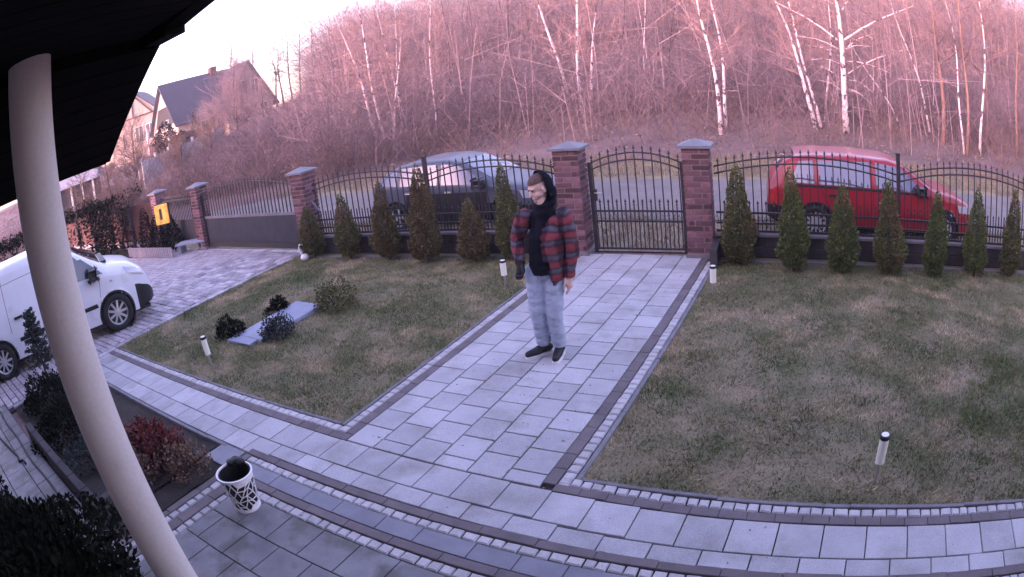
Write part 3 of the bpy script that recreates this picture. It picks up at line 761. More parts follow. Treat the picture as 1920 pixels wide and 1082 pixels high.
keep = [f for f in bm.faces if .08 < sum(v.co.z for v in f.verts)/len(f.verts) < .36 or True]
res_ = bmesh.ops.inset_individual(bm, faces=bm.faces[:], thickness=.0072)
inner = [f for f in bm.faces if f not in set(res_['faces'])]
lo = [f for f in inner if not (.016 < min(v.co.z for v in f.verts) and max(v.co.z for v in f.verts) < .384)]
bmesh.ops.delete(bm, geom=[f for f in inner if f not in lo], context='FACES')
bmesh.ops.solidify(bm, geom=bm.faces[:], thickness=.004)
me = bpy.data.meshes.new('shell'); bm.to_mesh(me); bm.free(); link('crackle_shell', me, M['white'], root)
MB().lathe([(rb(.37)+.003,.368),(rb(.39)+.005,.392),(rb(.39)-.008,.394),(rb(.37)-.010,.37)], 36, close=True).build('rim', M['white'], root, smooth=False)
MB().lathe([(.0,.0),(rb(0)+.004,.0),(rb(.03)+.004,.03),(0,.03)], 36).build('base_ring', M['white'], root)
root.scale = (1.0, 1.0, .84)

root = empty('swan_planter', (-5.06, 4.52, 0), .3); tag(root, 'small white swan garden figure at the foot of the driveway pillar', 'figure')
MB().lathe([(0,0),(.06,0),(.085,.04),(.07,.09),(.03,.11),(0,.11)], 16).build('body', M['white'], root, smooth=True)
MB().tube([(-.03,0,.08),(-.08,0,.15),(-.09,0,.23),(-.06,0,.30),(-.02,0,.31),(.0,0,.28)], [.026,.022,.018,.018,.020,.012], 10).build('neck', M['white'], root, smooth=True)

# ------------------------------------------------------------------ own house: column, porch roof, wall
root = empty('porch_column', (1.02, -2.45, 0)); tag(root, 'round cream plaster column holding up the porch roof', 'column')
MB().lathe([(0,-.05),(.16,-.05),(.16,.06),(.135,.09),(.12,.10)], 40).build('base', M['column'], root, smooth=False)
MB().lathe([(.12,.09),(.12,3.30)], 48).build('shaft', M['column'], root, smooth=True)
root = empty('porch_roof', (0,0,0)); tag(root, 'black underside of the porch roof above the cream column', 'roof')
def prism(prof, y0, y1):
    n = len(prof); s = MB()
    return s.add([(x,y0,z) for x,z in prof]+[(x,y1,z) for x,z in prof], [tuple(range(n)), tuple(range(2*n-1,n-1,-1))]+[(i,(i+1)%n,n+(i+1)%n,n+i) for i in range(n)])
VR = -1.61
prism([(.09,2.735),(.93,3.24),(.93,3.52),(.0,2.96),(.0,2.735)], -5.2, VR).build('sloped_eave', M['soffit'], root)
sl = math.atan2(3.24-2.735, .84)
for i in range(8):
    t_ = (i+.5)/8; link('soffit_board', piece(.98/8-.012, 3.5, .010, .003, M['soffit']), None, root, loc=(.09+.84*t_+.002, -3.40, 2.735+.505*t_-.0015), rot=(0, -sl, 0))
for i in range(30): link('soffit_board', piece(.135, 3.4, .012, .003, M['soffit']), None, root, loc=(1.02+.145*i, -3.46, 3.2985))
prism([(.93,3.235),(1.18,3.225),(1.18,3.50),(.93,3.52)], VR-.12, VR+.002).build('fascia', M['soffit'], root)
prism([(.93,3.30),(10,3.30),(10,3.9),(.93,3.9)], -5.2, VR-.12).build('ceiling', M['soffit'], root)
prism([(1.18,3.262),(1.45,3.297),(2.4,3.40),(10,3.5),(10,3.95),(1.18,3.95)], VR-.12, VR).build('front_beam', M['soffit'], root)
root = empty('house_wall', (0,0,0)); tag(root, 'unseen plastered house wall behind the porch, stretched for its shadow', 'wall')
MB().box(-15, 13, -4.5, -4.2, .3, 3.9).build('plaster', M['wall'], root)  # out of view; stretched to the left so its shadow covers the driveway
MB().box(-15, 13, -4.5, -4.17, -.06, .3).build('plinth', M['plinth'], root)
prism([(-15.4,3.2),(13.4,3.2),(13.4,3.95),(9,4.5),(-11,4.5),(-15.4,3.95)], -12, -4.35).build('unseen_house_roof', M['soffit'], root)  # unseen roof added to keep the garden in shadow
MB().box(5.2, 6.2, -4.21, -4.15, .03, 2.12).build('door', M['wood'], root)

# ------------------------------------------------------------------ vehicles
def interp(pts, x):
    xs_, zs_ = zip(*pts); return float(np.interp(x, xs_, zs_))
def vehicle(name, label, loc, heading, P):
    """body lofted along x (front = +x), wheels on z = 0"""
    root = empty(name, loc, heading); tag(root, label, P['cat'])
    x0, x1 = P['x0'], P['x1']; W = P['W']/2
    top = lambda x: interp(P['top'], x); belt = lambda x: min(interp(P['belt'], x), top(x)-.012)
    bot = lambda x: interp(P['bot'], x); plan = lambda x: interp(P['plan'], x)*W
    roofw = P.get('roofw', .80)
    def sec(x):
        wv, zb, zl, zt = plan(x), bot(x), belt(x), top(x); g_ = zt-zl
        pts = []
        for k in range(13):
            t = k/12; z = zb+(zl-zb)*t
            bulge = .93+.07*math.sin(min(1, t*1.7)*math.pi/2)-.02*max(0, t-.6)/.4
            pts.append((wv*bulge, z))
        wl = pts[-1][0]
        if g_ > .22:
            we = W*roofw*min(1, plan(x)/W+.02)
            for t in (.2,.4,.6,.8,.93): pts.append((wl+(we-wl)*t, zl+(zt-.055-zl)*t/.93))
            pts += [(we*.93, zt-.022), (we*.80, zt-.006), (we*.4, zt), (0, zt)]
        else:
            for t, q in ((.2,.985),(.4,.965),(.6,.94),(.8,.90),(.93,.85)): pts.append((wl*q, zl+g_*t*.8))
            pts += [(wl*.78, zl+g_*.86), (wl*.66, zl+g_*.93), (wl*.35, zt-.004), (0, zt)]
        return pts
    def side_y(x, z):
        s = sec(x); zz = [p[1] for p in s]; yy = [p[0] for p in s]
        return float(np.interp(z, zz, yy))
    xsn = sorted(set([round(v, 3) for v in np.linspace(x0, x1, 90)]))
    rows = [sec(x) for x in xsn]; m_ = len(rows[0]); V = []; F = []
    wh = P['wheels']; R = P['R']; RA = P['RA']
    for x, s in zip(xsn, rows):
        for y, z in s: V.append([x, y, z])
        for y, z in s[:-1][::-1]: V.append([x, -y, z])
    k = 2*m_-1
    inside = [False]*len(V); TF = {}
    for i, v in enumerate(V):
        j = i % k
        if abs(v[1]) > W*.5 and (j < 13 or j >= k-13):
            for wx in wh:
                d = math.hypot(v[0]-wx, v[2]-R)
                if d < RA:
                    inside[i] = True
                    if d > RA*.80:
                        f = RA/max(d, 1e-6); v[0] = wx+(v[0]-wx)*f; v[2] = R+(v[2]-R)*f; inside[i] = False
    for i in range(len(xsn)-1):
        for j in range(k-1):
            q = (i*k+j, (i+1)*k+j, (i+1)*k+j+1, i*k+j+1)
            if any(inside[a] for a in q): continue
            F.append(q); TF[q] = (j if j < 12 else (k-2-j))/12
    F.append(tuple(range(k))); F.append(tuple(range((len(xsn)-1)*k+k-1, (len(xsn)-1)*k-1, -1)))
    sp_ = P.get('split')
    if sp_:
        cen = lambda f: tuple(sum(V[i][a] for i in f)/len(f) for a in range(3))
        F2 = [f for f in F if sp_(cen(f)[0], TF.get(f, .3))]; F = [f for f in F if not sp_(cen(f)[0], TF.get(f, .3))]
        MB().add(V, F2).build(P['split_name'], M['dark'], root, smooth=True)
    b = MB().add(V, F).build('body', P['paint'], root, smooth=True)
    MB().box(x0+.15, x1-.15, -W*.82, W*.82, R*.55, R*.55+.05).build('underbody', M['dark'], root)
    def patch(nm, corners, mat, side_, nu=8, nv=4, off=.004):
        (ax,az),(bx,bz),(cx,cz),(dx,dz) = corners                 # lower rear, lower front, upper front, upper rear
        V = []; F = []
        for i in range(nu+1):
            for j in range(nv+1):
                u, v = i/nu, j/nv
                x = (ax+(bx-ax)*u)*(1-v)+(dx+(cx-dx)*u)*v; z = (az+(bz-az)*u)*(1-v)+(dz+(cz-dz)*u)*v
                V.append((x, side_*(side_y(x, z)+off), z+.001))
        for i in range(nu):
            for j in range(nv): F.append((i*(nv+1)+j, (i+1)*(nv+1)+j, (i+1)*(nv+1)+j+1, i*(nv+1)+j+1))
        return MB().add(V, F).build(nm, mat, root, smooth=True)
    for s_ in (1, -1):
        for nm, cs, mt in P['side']: patch(nm, cs, mt, s_)
        for nm, cs, mt, of in P.get('side_off', ()): patch(nm, cs, mt, s_, off=of)
    def screen(nm, xa, xb, wa, wb, mat):
        V = []; F = []; n1, n2 = 6, 6
        for i in range(n1+1):
            x = xa+(xb-xa)*i/n1; wv = wa+(wb-wa)*i/n1
            for j in range(n2+1):
                y = (-1+2*j/n2)*wv; s = sec(x); zz = float(np.interp(abs(y), [p[0] for p in s[::-1]], [p[1] for p in s[::-1]]))
                V.append((x, y, zz+.008))
        for i in range(n1):
            for j in range(n2): F.append((i*(n2+1)+j, (i+1)*(n2+1)+j, (i+1)*(n2+1)+j+1, i*(n2+1)+j+1))
        MB().add(V, F).build(nm, mat, root, smooth=True)
    for a in P['screens']: screen(*a)
    for nm, xa, xb, ya, yb, za, zb, mt in P.get('boxes', ()):
        for s_ in (1, -1):
            bm = bmesh.new(); bmesh.ops.create_cube(bm, size=1)
            for v in bm.verts: v.co = Vector(((xa+xb)/2+v.co.x*(xb-xa), s_*((ya+yb)/2+v.co.y*(yb-ya)), (za+zb)/2+v.co.z*(zb-za)))
            bmesh.ops.bevel(bm, geom=bm.edges[:], offset=min(xb-xa, yb-ya, zb-za)*.3, segments=2, profile=.5, affect='EDGES')
            me = bpy.data.meshes.new(nm); bm.to_mesh(me); bm.free(); link(nm, me, mt, root)
    for nm, xa, xb, ya, yb, za, zb, mt in P.get('single', ()):
        MB().box(xa, xb, ya, yb, za, zb).build(nm, mt, root)
    # wheels
    for wx in wh:
        for s_ in (1, -1):
            yc = s_*(W*.985-.10)
            wo_ = MB().lathe([(0,-.02),(R*.62,-.02),(R*.62,.02),(0,.02)], 24, axis='y').build('wheel', M['dark'], root, loc=(wx, yc, R))
            tw = .098
            MB().lathe([(R*.66,-tw),(R*.86,-tw),(R*.97,-tw*.8),(R,-tw*.5),(R,tw*.5),(R*.97,tw*.8),(R*.86,tw),(R*.66,tw)], 36, axis='y', close=True).build('tyre', M['tyre'], wo_, smooth=True)
            rm = MB().lathe([(R*.60,s_*.055),(R*.68,s_*.085),(R*.68,s_*.02),(R*.60,s_*.02)], 36, axis='y', close=True)
            ns_ = P['spokes']
            for q in range(ns_):
                a = 2*math.pi*q/ns_; rm.bar((math.cos(a)*R*.10, s_*.075, math.sin(a)*R*.10), (math.cos(a)*R*.63, s_*.062, math.sin(a)*R*.63), .022 if ns_ > 7 else .045, .05 if ns_ <= 7 else .040)
            rm.lathe([(0,s_*.092),(R*.15,s_*.088),(R*.17,s_*.05),(0,s_*.05)], 16, axis='y').build('rim', M['rim'], wo_)
            MB().lathe([(RA*.99,-s_*.22),(RA*.99,s_*.08),(RA*.92,s_*.085)], 28, c=(0,0,0), axis='y').build('wheel_well', M['dark'], root, loc=(wx, yc, R))
    return root

van = dict(cat='van', paint=M['vanw'], x0=-3.45, x1=.86, W=1.80, R=.325, RA=.385, wheels=(0, -2.73), spokes=9, roofw=.84,
    top=[(-3.45,1.70),(-3.40,1.76),(-3.0,1.80),(-1.6,1.82),(-1.15,1.80),(-.85,1.70),(-.30,1.33),(.0,1.17),(.25,1.11),(.5,1.03),(.70,.88),(.80,.74),(.86,.60)],
    belt=[(-3.45,1.02),(-.9,1.05),(-.1,1.04),(.2,.98),(.55,.86),(.78,.68),(.86,.5)],
    bot=[(-3.45,.34),(-3.2,.26),(.5,.22),(.86,.26)],
    plan=[(-3.45,.93),(-3.3,.98),(-2.8,1.0),(.1,1.0),(.42,.96),(.62,.87),(.76,.74),(.86,.52)],
    side=[('door_window', ((-1.28,1.09),(-.12,1.05),(-.60,1.49),(-1.22,1.58)), M['glassd'])],
    split=lambda x, t: x > .46 and t < .60, split_name='front_bumper',
    side_off=[
              ('headlight', ((.36,.90),(.72,.74),(.66,.90),(.30,1.02)), M['lens'], .008),
              ('side_strip', ((-.66,.53),(-.36,.53),(-.38,.60),(-.66,.60)), M['dark'], .012),
              ('side_strip', ((-2.2,.53),(-1.35,.53),(-1.35,.60),(-2.2,.60)), M['dark'], .012),
              ('panel_seam', ((-1.30,.35),(-1.29,.35),(-1.29,1.62),(-1.30,1.62)), M['dark'], .002),
              ('panel_seam', ((-.33,.42),(-.322,.42),(-.20,1.03),(-.208,1.03)), M['dark'], .002),
              ('panel_seam', ((-2.35,.45),(-2.34,.45),(-2.34,1.62),(-2.35,1.62)), M['dark'], .002),
              ('roof_seam', ((-3.3,1.52),(-1.0,1.54),(-1.0,1.55),(-3.3,1.53)), M['kerb'], .003),
              ('indicator', ((-.02,.86),(.04,.86),(.04,.895),(-.02,.895)), M['lens'], .006)],
    screens=[('windscreen', -.86, -.12, .58, .66, M['glassd'])],
    boxes=[('mirror', -.42, -.26, .93, 1.12, 1.02, 1.20, M['dark']), ('door_handle', -1.22, -1.06, .895, .925, .92, .955, M['dark']), ('door_handle', -2.20, -2.02, .895, .925, .92, .955, M['dark'])],
    single=[('cowl', -.13, .02, -.62, .62, 1.165, 1.215, M['dark'])])
hd = math.atan2(2.68, .82)
vp = np.array([-6.19, .65])+.90*np.array([-math.sin(hd), math.cos(hd)])*1.0+np.array([math.cos(hd), math.sin(hd)])*.06
vehicle('parked_van', 'white panel van with black bumper parked on the driveway behind the column', (vp[0], vp[1], .0), hd, van)

redc = dict(cat='car', paint=M['red'], x0=-2.08, x1=2.10, W=1.70, R=.30, RA=.36, wheels=(1.30, -1.24), spokes=12, roofw=.81,
    top=[(-2.08,.60),(-2.05,.88),(-2.0,.99),(-1.76,1.30),(-1.62,1.37),(-1.3,1.415),(-.5,1.43),(.2,1.40),(.45,1.34),(1.10,.98),(1.20,.945),(1.6,.88),(1.9,.78),(2.05,.64),(2.10,.52)],
    belt=[(-2.08,.80),(-1.6,.93),(-1.0,.925),(1.0,.88),(1.6,.80),(1.9,.70),(2.10,.48)],
    bot=[(-2.08,.34),(-1.8,.24),(1.7,.20),(2.10,.26)],
    plan=[(-2.08,.72),(-1.98,.86),(-1.75,.96),(-1.3,1.0),(1.2,1.0),(1.65,.95),(1.9,.84),(2.03,.70),(2.10,.50)],
    side=[('quarter_window', ((-1.66,.965),(-1.24,.955),(-1.26,1.325),(-1.50,1.30)), M['glass']),
          ('rear_door_window', ((-1.16,.95),(-.22,.93),(-.22,1.345),(-1.16,1.33)), M['glass']),
          ('front_door_window', ((-.10,.93),(.90,.90),(.40,1.29),(-.10,1.345)), M['glass'])],
    side_off=[('belt_strip', ((-1.56,.90),(.90,.855),(.90,.895),(-1.56,.945)), M['dark'], .010),
              ('rub_strip', ((-.82,.43),(.88,.40),(.88,.44),(-.82,.47)), M['dark'], .012),
              ('sill_strip', ((-.85,.235),(.9,.215),(.9,.255),(-.85,.275)), M['steel'], .010),
              ('rear_bumper', ((-2.07,.36),(-1.62,.28),(-1.62,.50),(-2.07,.56)), M['dark'], .012),
              ('headlight', ((1.66,.60),(2.00,.56),(1.92,.70),(1.62,.74)), M['lens'], .008),
              ('tail_light', ((-2.03,.60),(-1.90,.58),(-1.86,.86),(-1.95,.88)), M['tail'], .010),
              ('door_seam', ((-.17,.30),(-.162,.30),(-.162,.92),(-.17,.92)), M['dark'], .002),
              ('door_seam', ((.92,.30),(.928,.30),(.94,.87),(.932,.87)), M['dark'], .002),
              ('door_seam', ((-.98,.55),(-.972,.55),(-1.16,.94),(-1.168,.94)), M['dark'], .002)],
    screens=[('windscreen', 1.06, .48, .66, .54, M['glass']), ('rear_window', -1.90, -1.56, .56, .52, M['glassd'])],
    boxes=[('mirror', .70, .86, .86, 1.02, .90, 1.02, M['dark']), ('door_handle', -.02, .13, .835, .865, .74, .775, M['dark']), ('door_handle', -1.0, -.85, .835, .865, .76, .795, M['dark'])],
    split=lambda x, t: (x < -1.80 and t < .42) or (x > 1.95 and t < .42), split_name='bumper')
vehicle('parked_car', 'red five door hatchback parked on the road behind the fence', (4.66, 7.62, -.045), FA+.02, redc).scale = (1.0, 1.0, .96)

bluec = dict(cat='car', paint=M['blue'], x0=-2.05, x1=2.10, W=1.74, R=.31, RA=.37, wheels=(1.28, -1.28), spokes=5, roofw=.80,
    top=[(-2.05,.66),(-2.0,.90),(-1.85,1.06),(-1.50,1.30),(-1.2,1.40),(-.7,1.46),(-.1,1.46),(.25,1.40),(1.05,1.02),(1.2,.965),(1.6,.89),(1.9,.78),(2.05,.64),(2.10,.52)],
    belt=[(-2.05,.86),(-1.6,.98),(-1.0,.95),(1.0,.90),(1.6,.80),(1.9,.70),(2.10,.48)],
    bot=[(-2.05,.34),(-1.8,.24),(1.7,.20),(2.10,.26)],
    plan=[(-2.05,.72),(-1.95,.86),(-1.7,.96),(-1.3,1.0),(1.2,1.0),(1.65,.95),(1.9,.84),(2.03,.70),(2.10,.50)],
    side=[('quarter_window', ((-1.66,1.02),(-1.20,1.0),(-1.20,1.33),(-1.34,1.30)), M['glass']),
          ('rear_door_window', ((-1.12,.99),(-.20,.965),(-.20,1.38),(-1.10,1.355)), M['glass']),
          ('front_door_window', ((-.10,.96),(.94,.92),(.26,1.335),(-.10,1.38)), M['glass'])],
    side_off=[
              ('door_panel', ((-1.0,.50),(.9,.46),(.92,.78),(-.96,.80)), M['dark'], .006),
              ('headlight', ((1.66,.62),(2.00,.58),(1.92,.73),(1.60,.78)), M['lens'], .008),
              ('tail_light', ((-2.0,.64),(-1.76,.62),(-1.74,.88),(-1.92,.90)), M['lens'], .010),
              ('door_seam', ((-.16,.30),(-.152,.30),(-.152,.95),(-.16,.95)), M['dark'], .008),
              ('door_seam', ((.93,.30),(.938,.30),(.95,.89),(.942,.89)), M['dark'], .008)],
    screens=[('windscreen', 1.0, .32, .68, .54, M['glass']), ('rear_window', -1.86, -1.40, .56, .52, M['glass'])],
    boxes=[('mirror', .72, .88, .88, 1.05, .92, 1.05, M['dark']), ('door_handle', -.02, .13, .855, .885, .80, .835, M['steel']), ('door_handle', -1.0, -.85, .855, .885, .82, .855, M['steel'])],
    split=lambda x, t: t < .50, split_name='lower_cladding')
vehicle('parked_car', 'grey blue hatchback with dark lower doors parked on the road behind the fence', (-3.25, 7.42, -.06), FA+.02, bluec).scale = (.90, .95, .91)

# ------------------------------------------------------------------ the man
def capsule(s, p0, p1, r0, r1, n=14):
    p0, p1 = Vector(p0), Vector(p1); d = (p1-p0); L_ = d.length; d.normalize()
    pts = []; R = []
    for a in (-90,-60,-30): pts.append(p0+d*r0*math.sin(math.radians(a))); R.append(max(r0*math.cos(math.radians(a)), .0005))
    for t in (0,.25,.5,.75,1): pts.append(p0+d*L_*t); R.append(r0+(r1-r0)*t)
    for a in (30,60,90): pts.append(p1+d*r1*math.sin(math.radians(a))); R.append(max(r1*math.cos(math.radians(a)), .0005))
    s.tube(pts, R, n)
def ellipsoid(s, c, r, rz=0.0, tilt=0.0, n=16):
    V = []; F = []; m_ = n//2; Rm = Matrix.Rotation(rz, 3, 'Z') @ Matrix.Rotation(tilt, 3, 'X')
    for i in range(m_+1):
        ph = math.pi*(i+.0)/m_
        for k in range(n):
            a = 2*math.pi*k/n; p = Vector((r[0]*max(math.sin(ph),1e-3)*math.cos(a), r[1]*max(math.sin(ph),1e-3)*math.sin(a), r[2]*math.cos(ph)))
            V.append(Rm @ p+Vector(c))
    for i in range(m_):
        for k in range(n): F.append((i*n+k, (i+1)*n+k, (i+1)*n+(k+1)%n, i*n+(k+1)%n))
    F.append(tuple(range(n))); F.append(tuple(range(m_*n+n-1, m_*n-1, -1)))
    s.add(V, F)
def fuse(s, name, mat, parent, vox=.008, smooth=4, cut=None, wrinkle=0.0):
    """one continuous skin around overlapping shapes"""
    me = s.mesh('tmp'); o = bpy.data.objects.new('tmp', me); COL.objects.link(o)
    md = o.modifiers.new('r', 'REMESH'); md.mode = 'VOXEL'; md.voxel_size = vox
    if smooth: ms = o.modifiers.new('s', 'SMOOTH'); ms.iterations = smooth; ms.factor = .5
    dg = bpy.context.evaluated_depsgraph_get(); e = o.evaluated_get(dg)
    r = bpy.data.meshes.new_from_object(e); r.name = name; bpy.data.objects.remove(o); bpy.data.meshes.remove(me)
    if wrinkle or cut:
        bm = bmesh.new(); bm.from_mesh(r)
        if wrinkle:
            bm.normal_update()
            for v in bm.verts:
                c = v.co; q = mnoise.noise(Vector((c.x*9, c.y*9, c.z*16)))+.5*mnoise.noise(Vector((c.x*24, c.y*24, c.z*40)))
                v.co = c+v.normal*q*wrinkle
        if cut:
            bmesh.ops.delete(bm, geom=[v for v in bm.verts if cut(v.co)], context='VERTS')
        bm.to_mesh(r); bm.free()
    r.polygons.foreach_set('use_smooth', [True]*len(r.polygons)); r.materials.clear(); r.materials.append(mat)
    return link(name, r, None, parent)
man = empty('person', (.97, 1.97, 0)); tag(man, 'man in open red plaid overshirt, dark hoodie and pale jeans standing on the path', 'person')
# joints relative to the root; he faces the house (-Y), his left is +X
J = dict(hL=(.120,.02,.86), hR=(-.045,-.02,.87), kL=(.105,-.025,.475), kR=(-.055,-.05,.485), aL=(.085,.06,.10), aR=(-.075,.05,.10),
         pel=(.04,0,.90), chest=(.070,.02,1.22), neck=(.085,.01,1.46), sL=(.255,.05,1.385), sR=(-.105,-.02,1.395),
         eL=(.300,.075,1.085), wL=(.265,.02,.83), eR=(-.215,.0,1.17), wR=(-.125,-.145,1.00))
hx, hy, hz = .070, -.015, 1.66                                      # head centre
ft = math.atan2(-.83, -.59)+math.pi/2                               # head turned towards the driveway
b = MB()
capsule(b, J['pel'], J['chest'], .105, .12); capsule(b, J['chest'], J['neck'], .11, .055); capsule(b, J['neck'], (hx,hy,hz-.06), .056, .056)
for q in 'LR':
    capsule(b, J['h'+q], J['k'+q], .082, .056); capsule(b, J['k'+q], J['a'+q], .054, .036)
    capsule(b, J['s'+q], J['e'+q], .052, .040); capsule(b, J['e'+q], J['w'+q], .039, .027)
    ax_, ay_, az_ = J['a'+q]; tx = -.02 if q == 'L' else -.12
    capsule(b, (ax_, ay_, .07), (ax_+(.02 if q=='L' else -.06), ay_-.10, .055), .030, .022)
Rh = Matrix.Rotation(ft, 3, 'Z') @ Matrix.Rotation(math.radians(17), 3, 'X')
def hp(x, y, z): return Vector((hx,hy,hz))+Rh @ Vector((x, y, z))
def hel(s, c, r): ellipsoid(s, hp(*c), r, ft, math.radians(17))
hel(b, (0,.012,.035), (.076,.098,.088)); hel(b, (0,-.012,-.045), (.060,.076,.080)); hel(b, (0,-.058,-.105), (.030,.026,.024))
hel(b, (0,-.090,-.022), (.013,.017,.030)); hel(b, (0,-.100,-.036), (.014,.012,.011)); hel(b, (0,-.078,-.068), (.026,.014,.009)); hel(b, (0,-.076,-.084), (.023,.013,.009))
hel(b, (0,-.070,.022), (.054,.022,.012))
for s_ in (-1,1): hel(b, (s_*.076,.015,-.015), (.012,.022,.033)); hel(b, (s_*.038,-.054,-.038), (.020,.020,.024))
# left hand hanging: palm, four curled fingers, thumb
wl = Vector(J['wL']); hd_ = Vector((-.03,-.03,-1)).normalized()
capsule(b, wl, wl+hd_*.085, .026, .036)
for k, (o_, ln) in enumerate(((-.027,.072),(-.009,.082),(.009,.077),(.027,.060))):
    base = wl+hd_*.088+Vector((.006, o_, 0)); mid = base+hd_*ln*.55+Vector((-.010,0,0)); tip = mid+hd_*ln*.45+Vector((-.020,0,0))
    capsule(b, base, mid, .0105, .0095, 8); capsule(b, mid, tip, .0095, .0075, 8)
tb = wl+hd_*.030+Vector((-.008,-.030,0)); tm = tb+hd_*.040+Vector((-.012,-.022,0)); tt = tm+hd_*.034+Vector((-.012,.002,0))
capsule(b, tb, tm, .013, .011, 8); capsule(b, tm, tt, .011, .008, 8)
body = fuse(b, 'body', M['skin'], man, vox=.0065, smooth=3)
# black glove closed on the right hand
gl = MB(); wr = Vector(J['wR']); gd = Vector((-.02,-.10,-1)).normalized(); capsule(gl, wr, wr+gd*.085, .034, .042)
for k, (o_, ln) in enumerate(((-.030,.070),(-.010,.080),(.010,.074),(.030,.060))):
    base = wr+gd*.088+Vector((o_, -.006, 0)); mid = base+gd*ln*.5+Vector((-.006,-.02,0)); tip = mid+gd*ln*.35+Vector((-.004,.012,0))
    capsule(gl, base, mid, .0135, .012, 8); capsule(gl, mid, tip, .012, .010, 8)
capsule(gl, wr+gd*.03+Vector((.03,-.02,0)), wr+gd*.085+Vector((.045,-.04,0)), .015, .011, 8)
fuse(gl, 'glove', M['shoe'], man, vox=.006, smooth=2)
for s_ in (-1,1):
    e = MB(); hel(e, (s_*.030,-.0815,.006), (.013,.006,.0065)); e.build('eye', M['shoe'], body, smooth=True)
    e = MB(); hel(e, (s_*.031,-.0915,.024), (.017,.004,.0028)); e.build('eyebrow', M['stubble'], body, smooth=True)
e = MB(); hel(e, (0,-.090,-.076), (.020,.004,.0025)); e.build('mouth', M['wood'], body, smooth=True)
bd = MB(); hel(bd, (0,-.014,-.047), (.0615,.078,.0815)); hel(bd, (0,-.060,-.106), (.031,.027,.025))
def bcut(c):
    l = Rh.transposed() @ (c-Vector((hx,hy,hz))); return l.z > -.052-.45*max(0, -l.y-.045) or l.y > .01
fuse(bd, 'beard', M['beard'], man, vox=.005, smooth=1, cut=bcut)
h_ = MB(); hel(h_, (0,.016,.052), (.079,.100,.079))
fuse(h_, 'hair', M['stubble'], man, vox=.007, smooth=2, cut=lambda c: (Rh.transposed() @ (c-Vector((hx,hy,hz)))).z < .055+.45*((Rh.transposed() @ (c-Vector((hx,hy,hz)))).y < -.03)*0)
# jeans
s = MB()
capsule(s, (.045,.0,.92), (.045,.0,.97), .140, .140)
for q in 'LR':
    h0 = Vector(J['h'+q]); k0 = Vector(J['k'+q]); a0 = Vector(J['a'+q])
    capsule(s, h0, k0, .103, .082); capsule(s, k0, a0+Vector((0,.0,.035)), .079, .072)
fuse(s, 'jeans', M['jeans'], man, vox=.009, smooth=3, wrinkle=.011, cut=lambda c: c.z < .105 or c.z > 1.02)
# hoodie body and raised hood
s = MB()
capsule(s, (.045,-.01,.93), (.070,.01,1.20), .142, .148); capsule(s, (.070,.01,1.20), (.080,.02,1.40), .142, .086)
capsule(s, (-.05,.015,1.365), (.20,.045,1.365), .070, .070)
capsule(s, (.080,.02,1.42), (.080,.03,1.50), .105, .090)
fuse(s, 'hoodie', M['hood'], man, vox=.010, smooth=4, wrinkle=.006, cut=lambda c: c.z < .865)
s = MB(); hel(s, (0,.030,.020), (.105,.122,.135)); hel(s, (0,.060,-.075), (.098,.095,.100)); hel(s, (0,.01,-.165), (.100,.100,.055))
def hoodcut(c):
    l = Rh.transposed() @ (c-Vector((hx,hy,hz)))
    return (l.y < .022+.10*max(0, l.z) and l.z > -.120) 
fuse(s, 'hood', M['hood'], man, vox=.008, smooth=3, wrinkle=.004, cut=hoodcut)
# plaid overshirt, open at the front
s = MB()
capsule(s, (.060,.025,.86), (.085,.030,1.20), .176, .170); capsule(s, (.085,.03,1.20), (.085,.035,1.36), .164, .105)
capsule(s, (-.085,-.005,1.355), (.235,.045,1.350), .076, .076)
def shirtcut(c):
    y = c.y-.035; x = c.x-.035
    return c.z < .735 or c.z > 1.455 or (c.y < -.02 and -.115 < x < .060+.05*(c.z < 1.0) and True)
fuse(s, 'overshirt', M['plaid'], man, vox=.010, smooth=3, wrinkle=.011, cut=shirtcut)
for q in 'LR':
    s = MB(); capsule(s, J['s'+q], J['e'+q], .080, .069); wv_ = Vector(J['w'+q]); ev = Vector(J['e'+q])
    capsule(s, ev, wv_+(ev-wv_)*.05, .069, .054)
    lim = Vector(J['w'+q]); dd_ = (lim-ev).normalized()
    fuse(s, 'sleeve', M['plaid'], man, vox=.009, smooth=2, wrinkle=.012, cut=lambda c: (c-lim).dot(dd_) > .012)
# shoes
for q, (tx, ty) in (('L', (.035,-.205)), ('R', (-.125,-.165))):
    ax_, ay_, az_ = J['a'+q]; d = Vector((tx, ty, 0)); dn = d.normalized(); he = Vector((ax_, ay_, 0))-dn*.045
    s = MB(); capsule(s, he+Vector((0,0,.070)), he+d*.55+Vector((0,0,.062)), .046, .045); capsule(s, he+d*.55+Vector((0,0,.055)), he+d*1.08+Vector((0,0,.045)), .046, .036)
    capsule(s, Vector((ax_,ay_,.075)), Vector((ax_,ay_,.125)), .050, .048)
    o = fuse(s, 'shoe', M['shoe'], man, vox=.008, smooth=2, cut=lambda c: c.z < .022)
    s = MB(); sv = []
    px_ = Vector((-dn.y, dn.x, 0))
    for t, wv in ((-.12,.030),(-.02,.043),(.25,.044),(.6,.047),(.9,.044),(1.08,.036),(1.22,.018)): sv.append((he+d*t, wv))
    ring = [c+px_*wv for c, wv in sv]+[c-px_*wv for c, wv in sv[::-1]]; n = len(ring)
    s.add([(p.x,p.y,.002) for p in ring]+[(p.x,p.y,.030) for p in ring], [tuple(range(n-1,-1,-1)), tuple(range(n,2*n))]+[(i,(i+1)%n,n+(i+1)%n,n+i) for i in range(n)])
    s.build('sole', M['sole'], o)

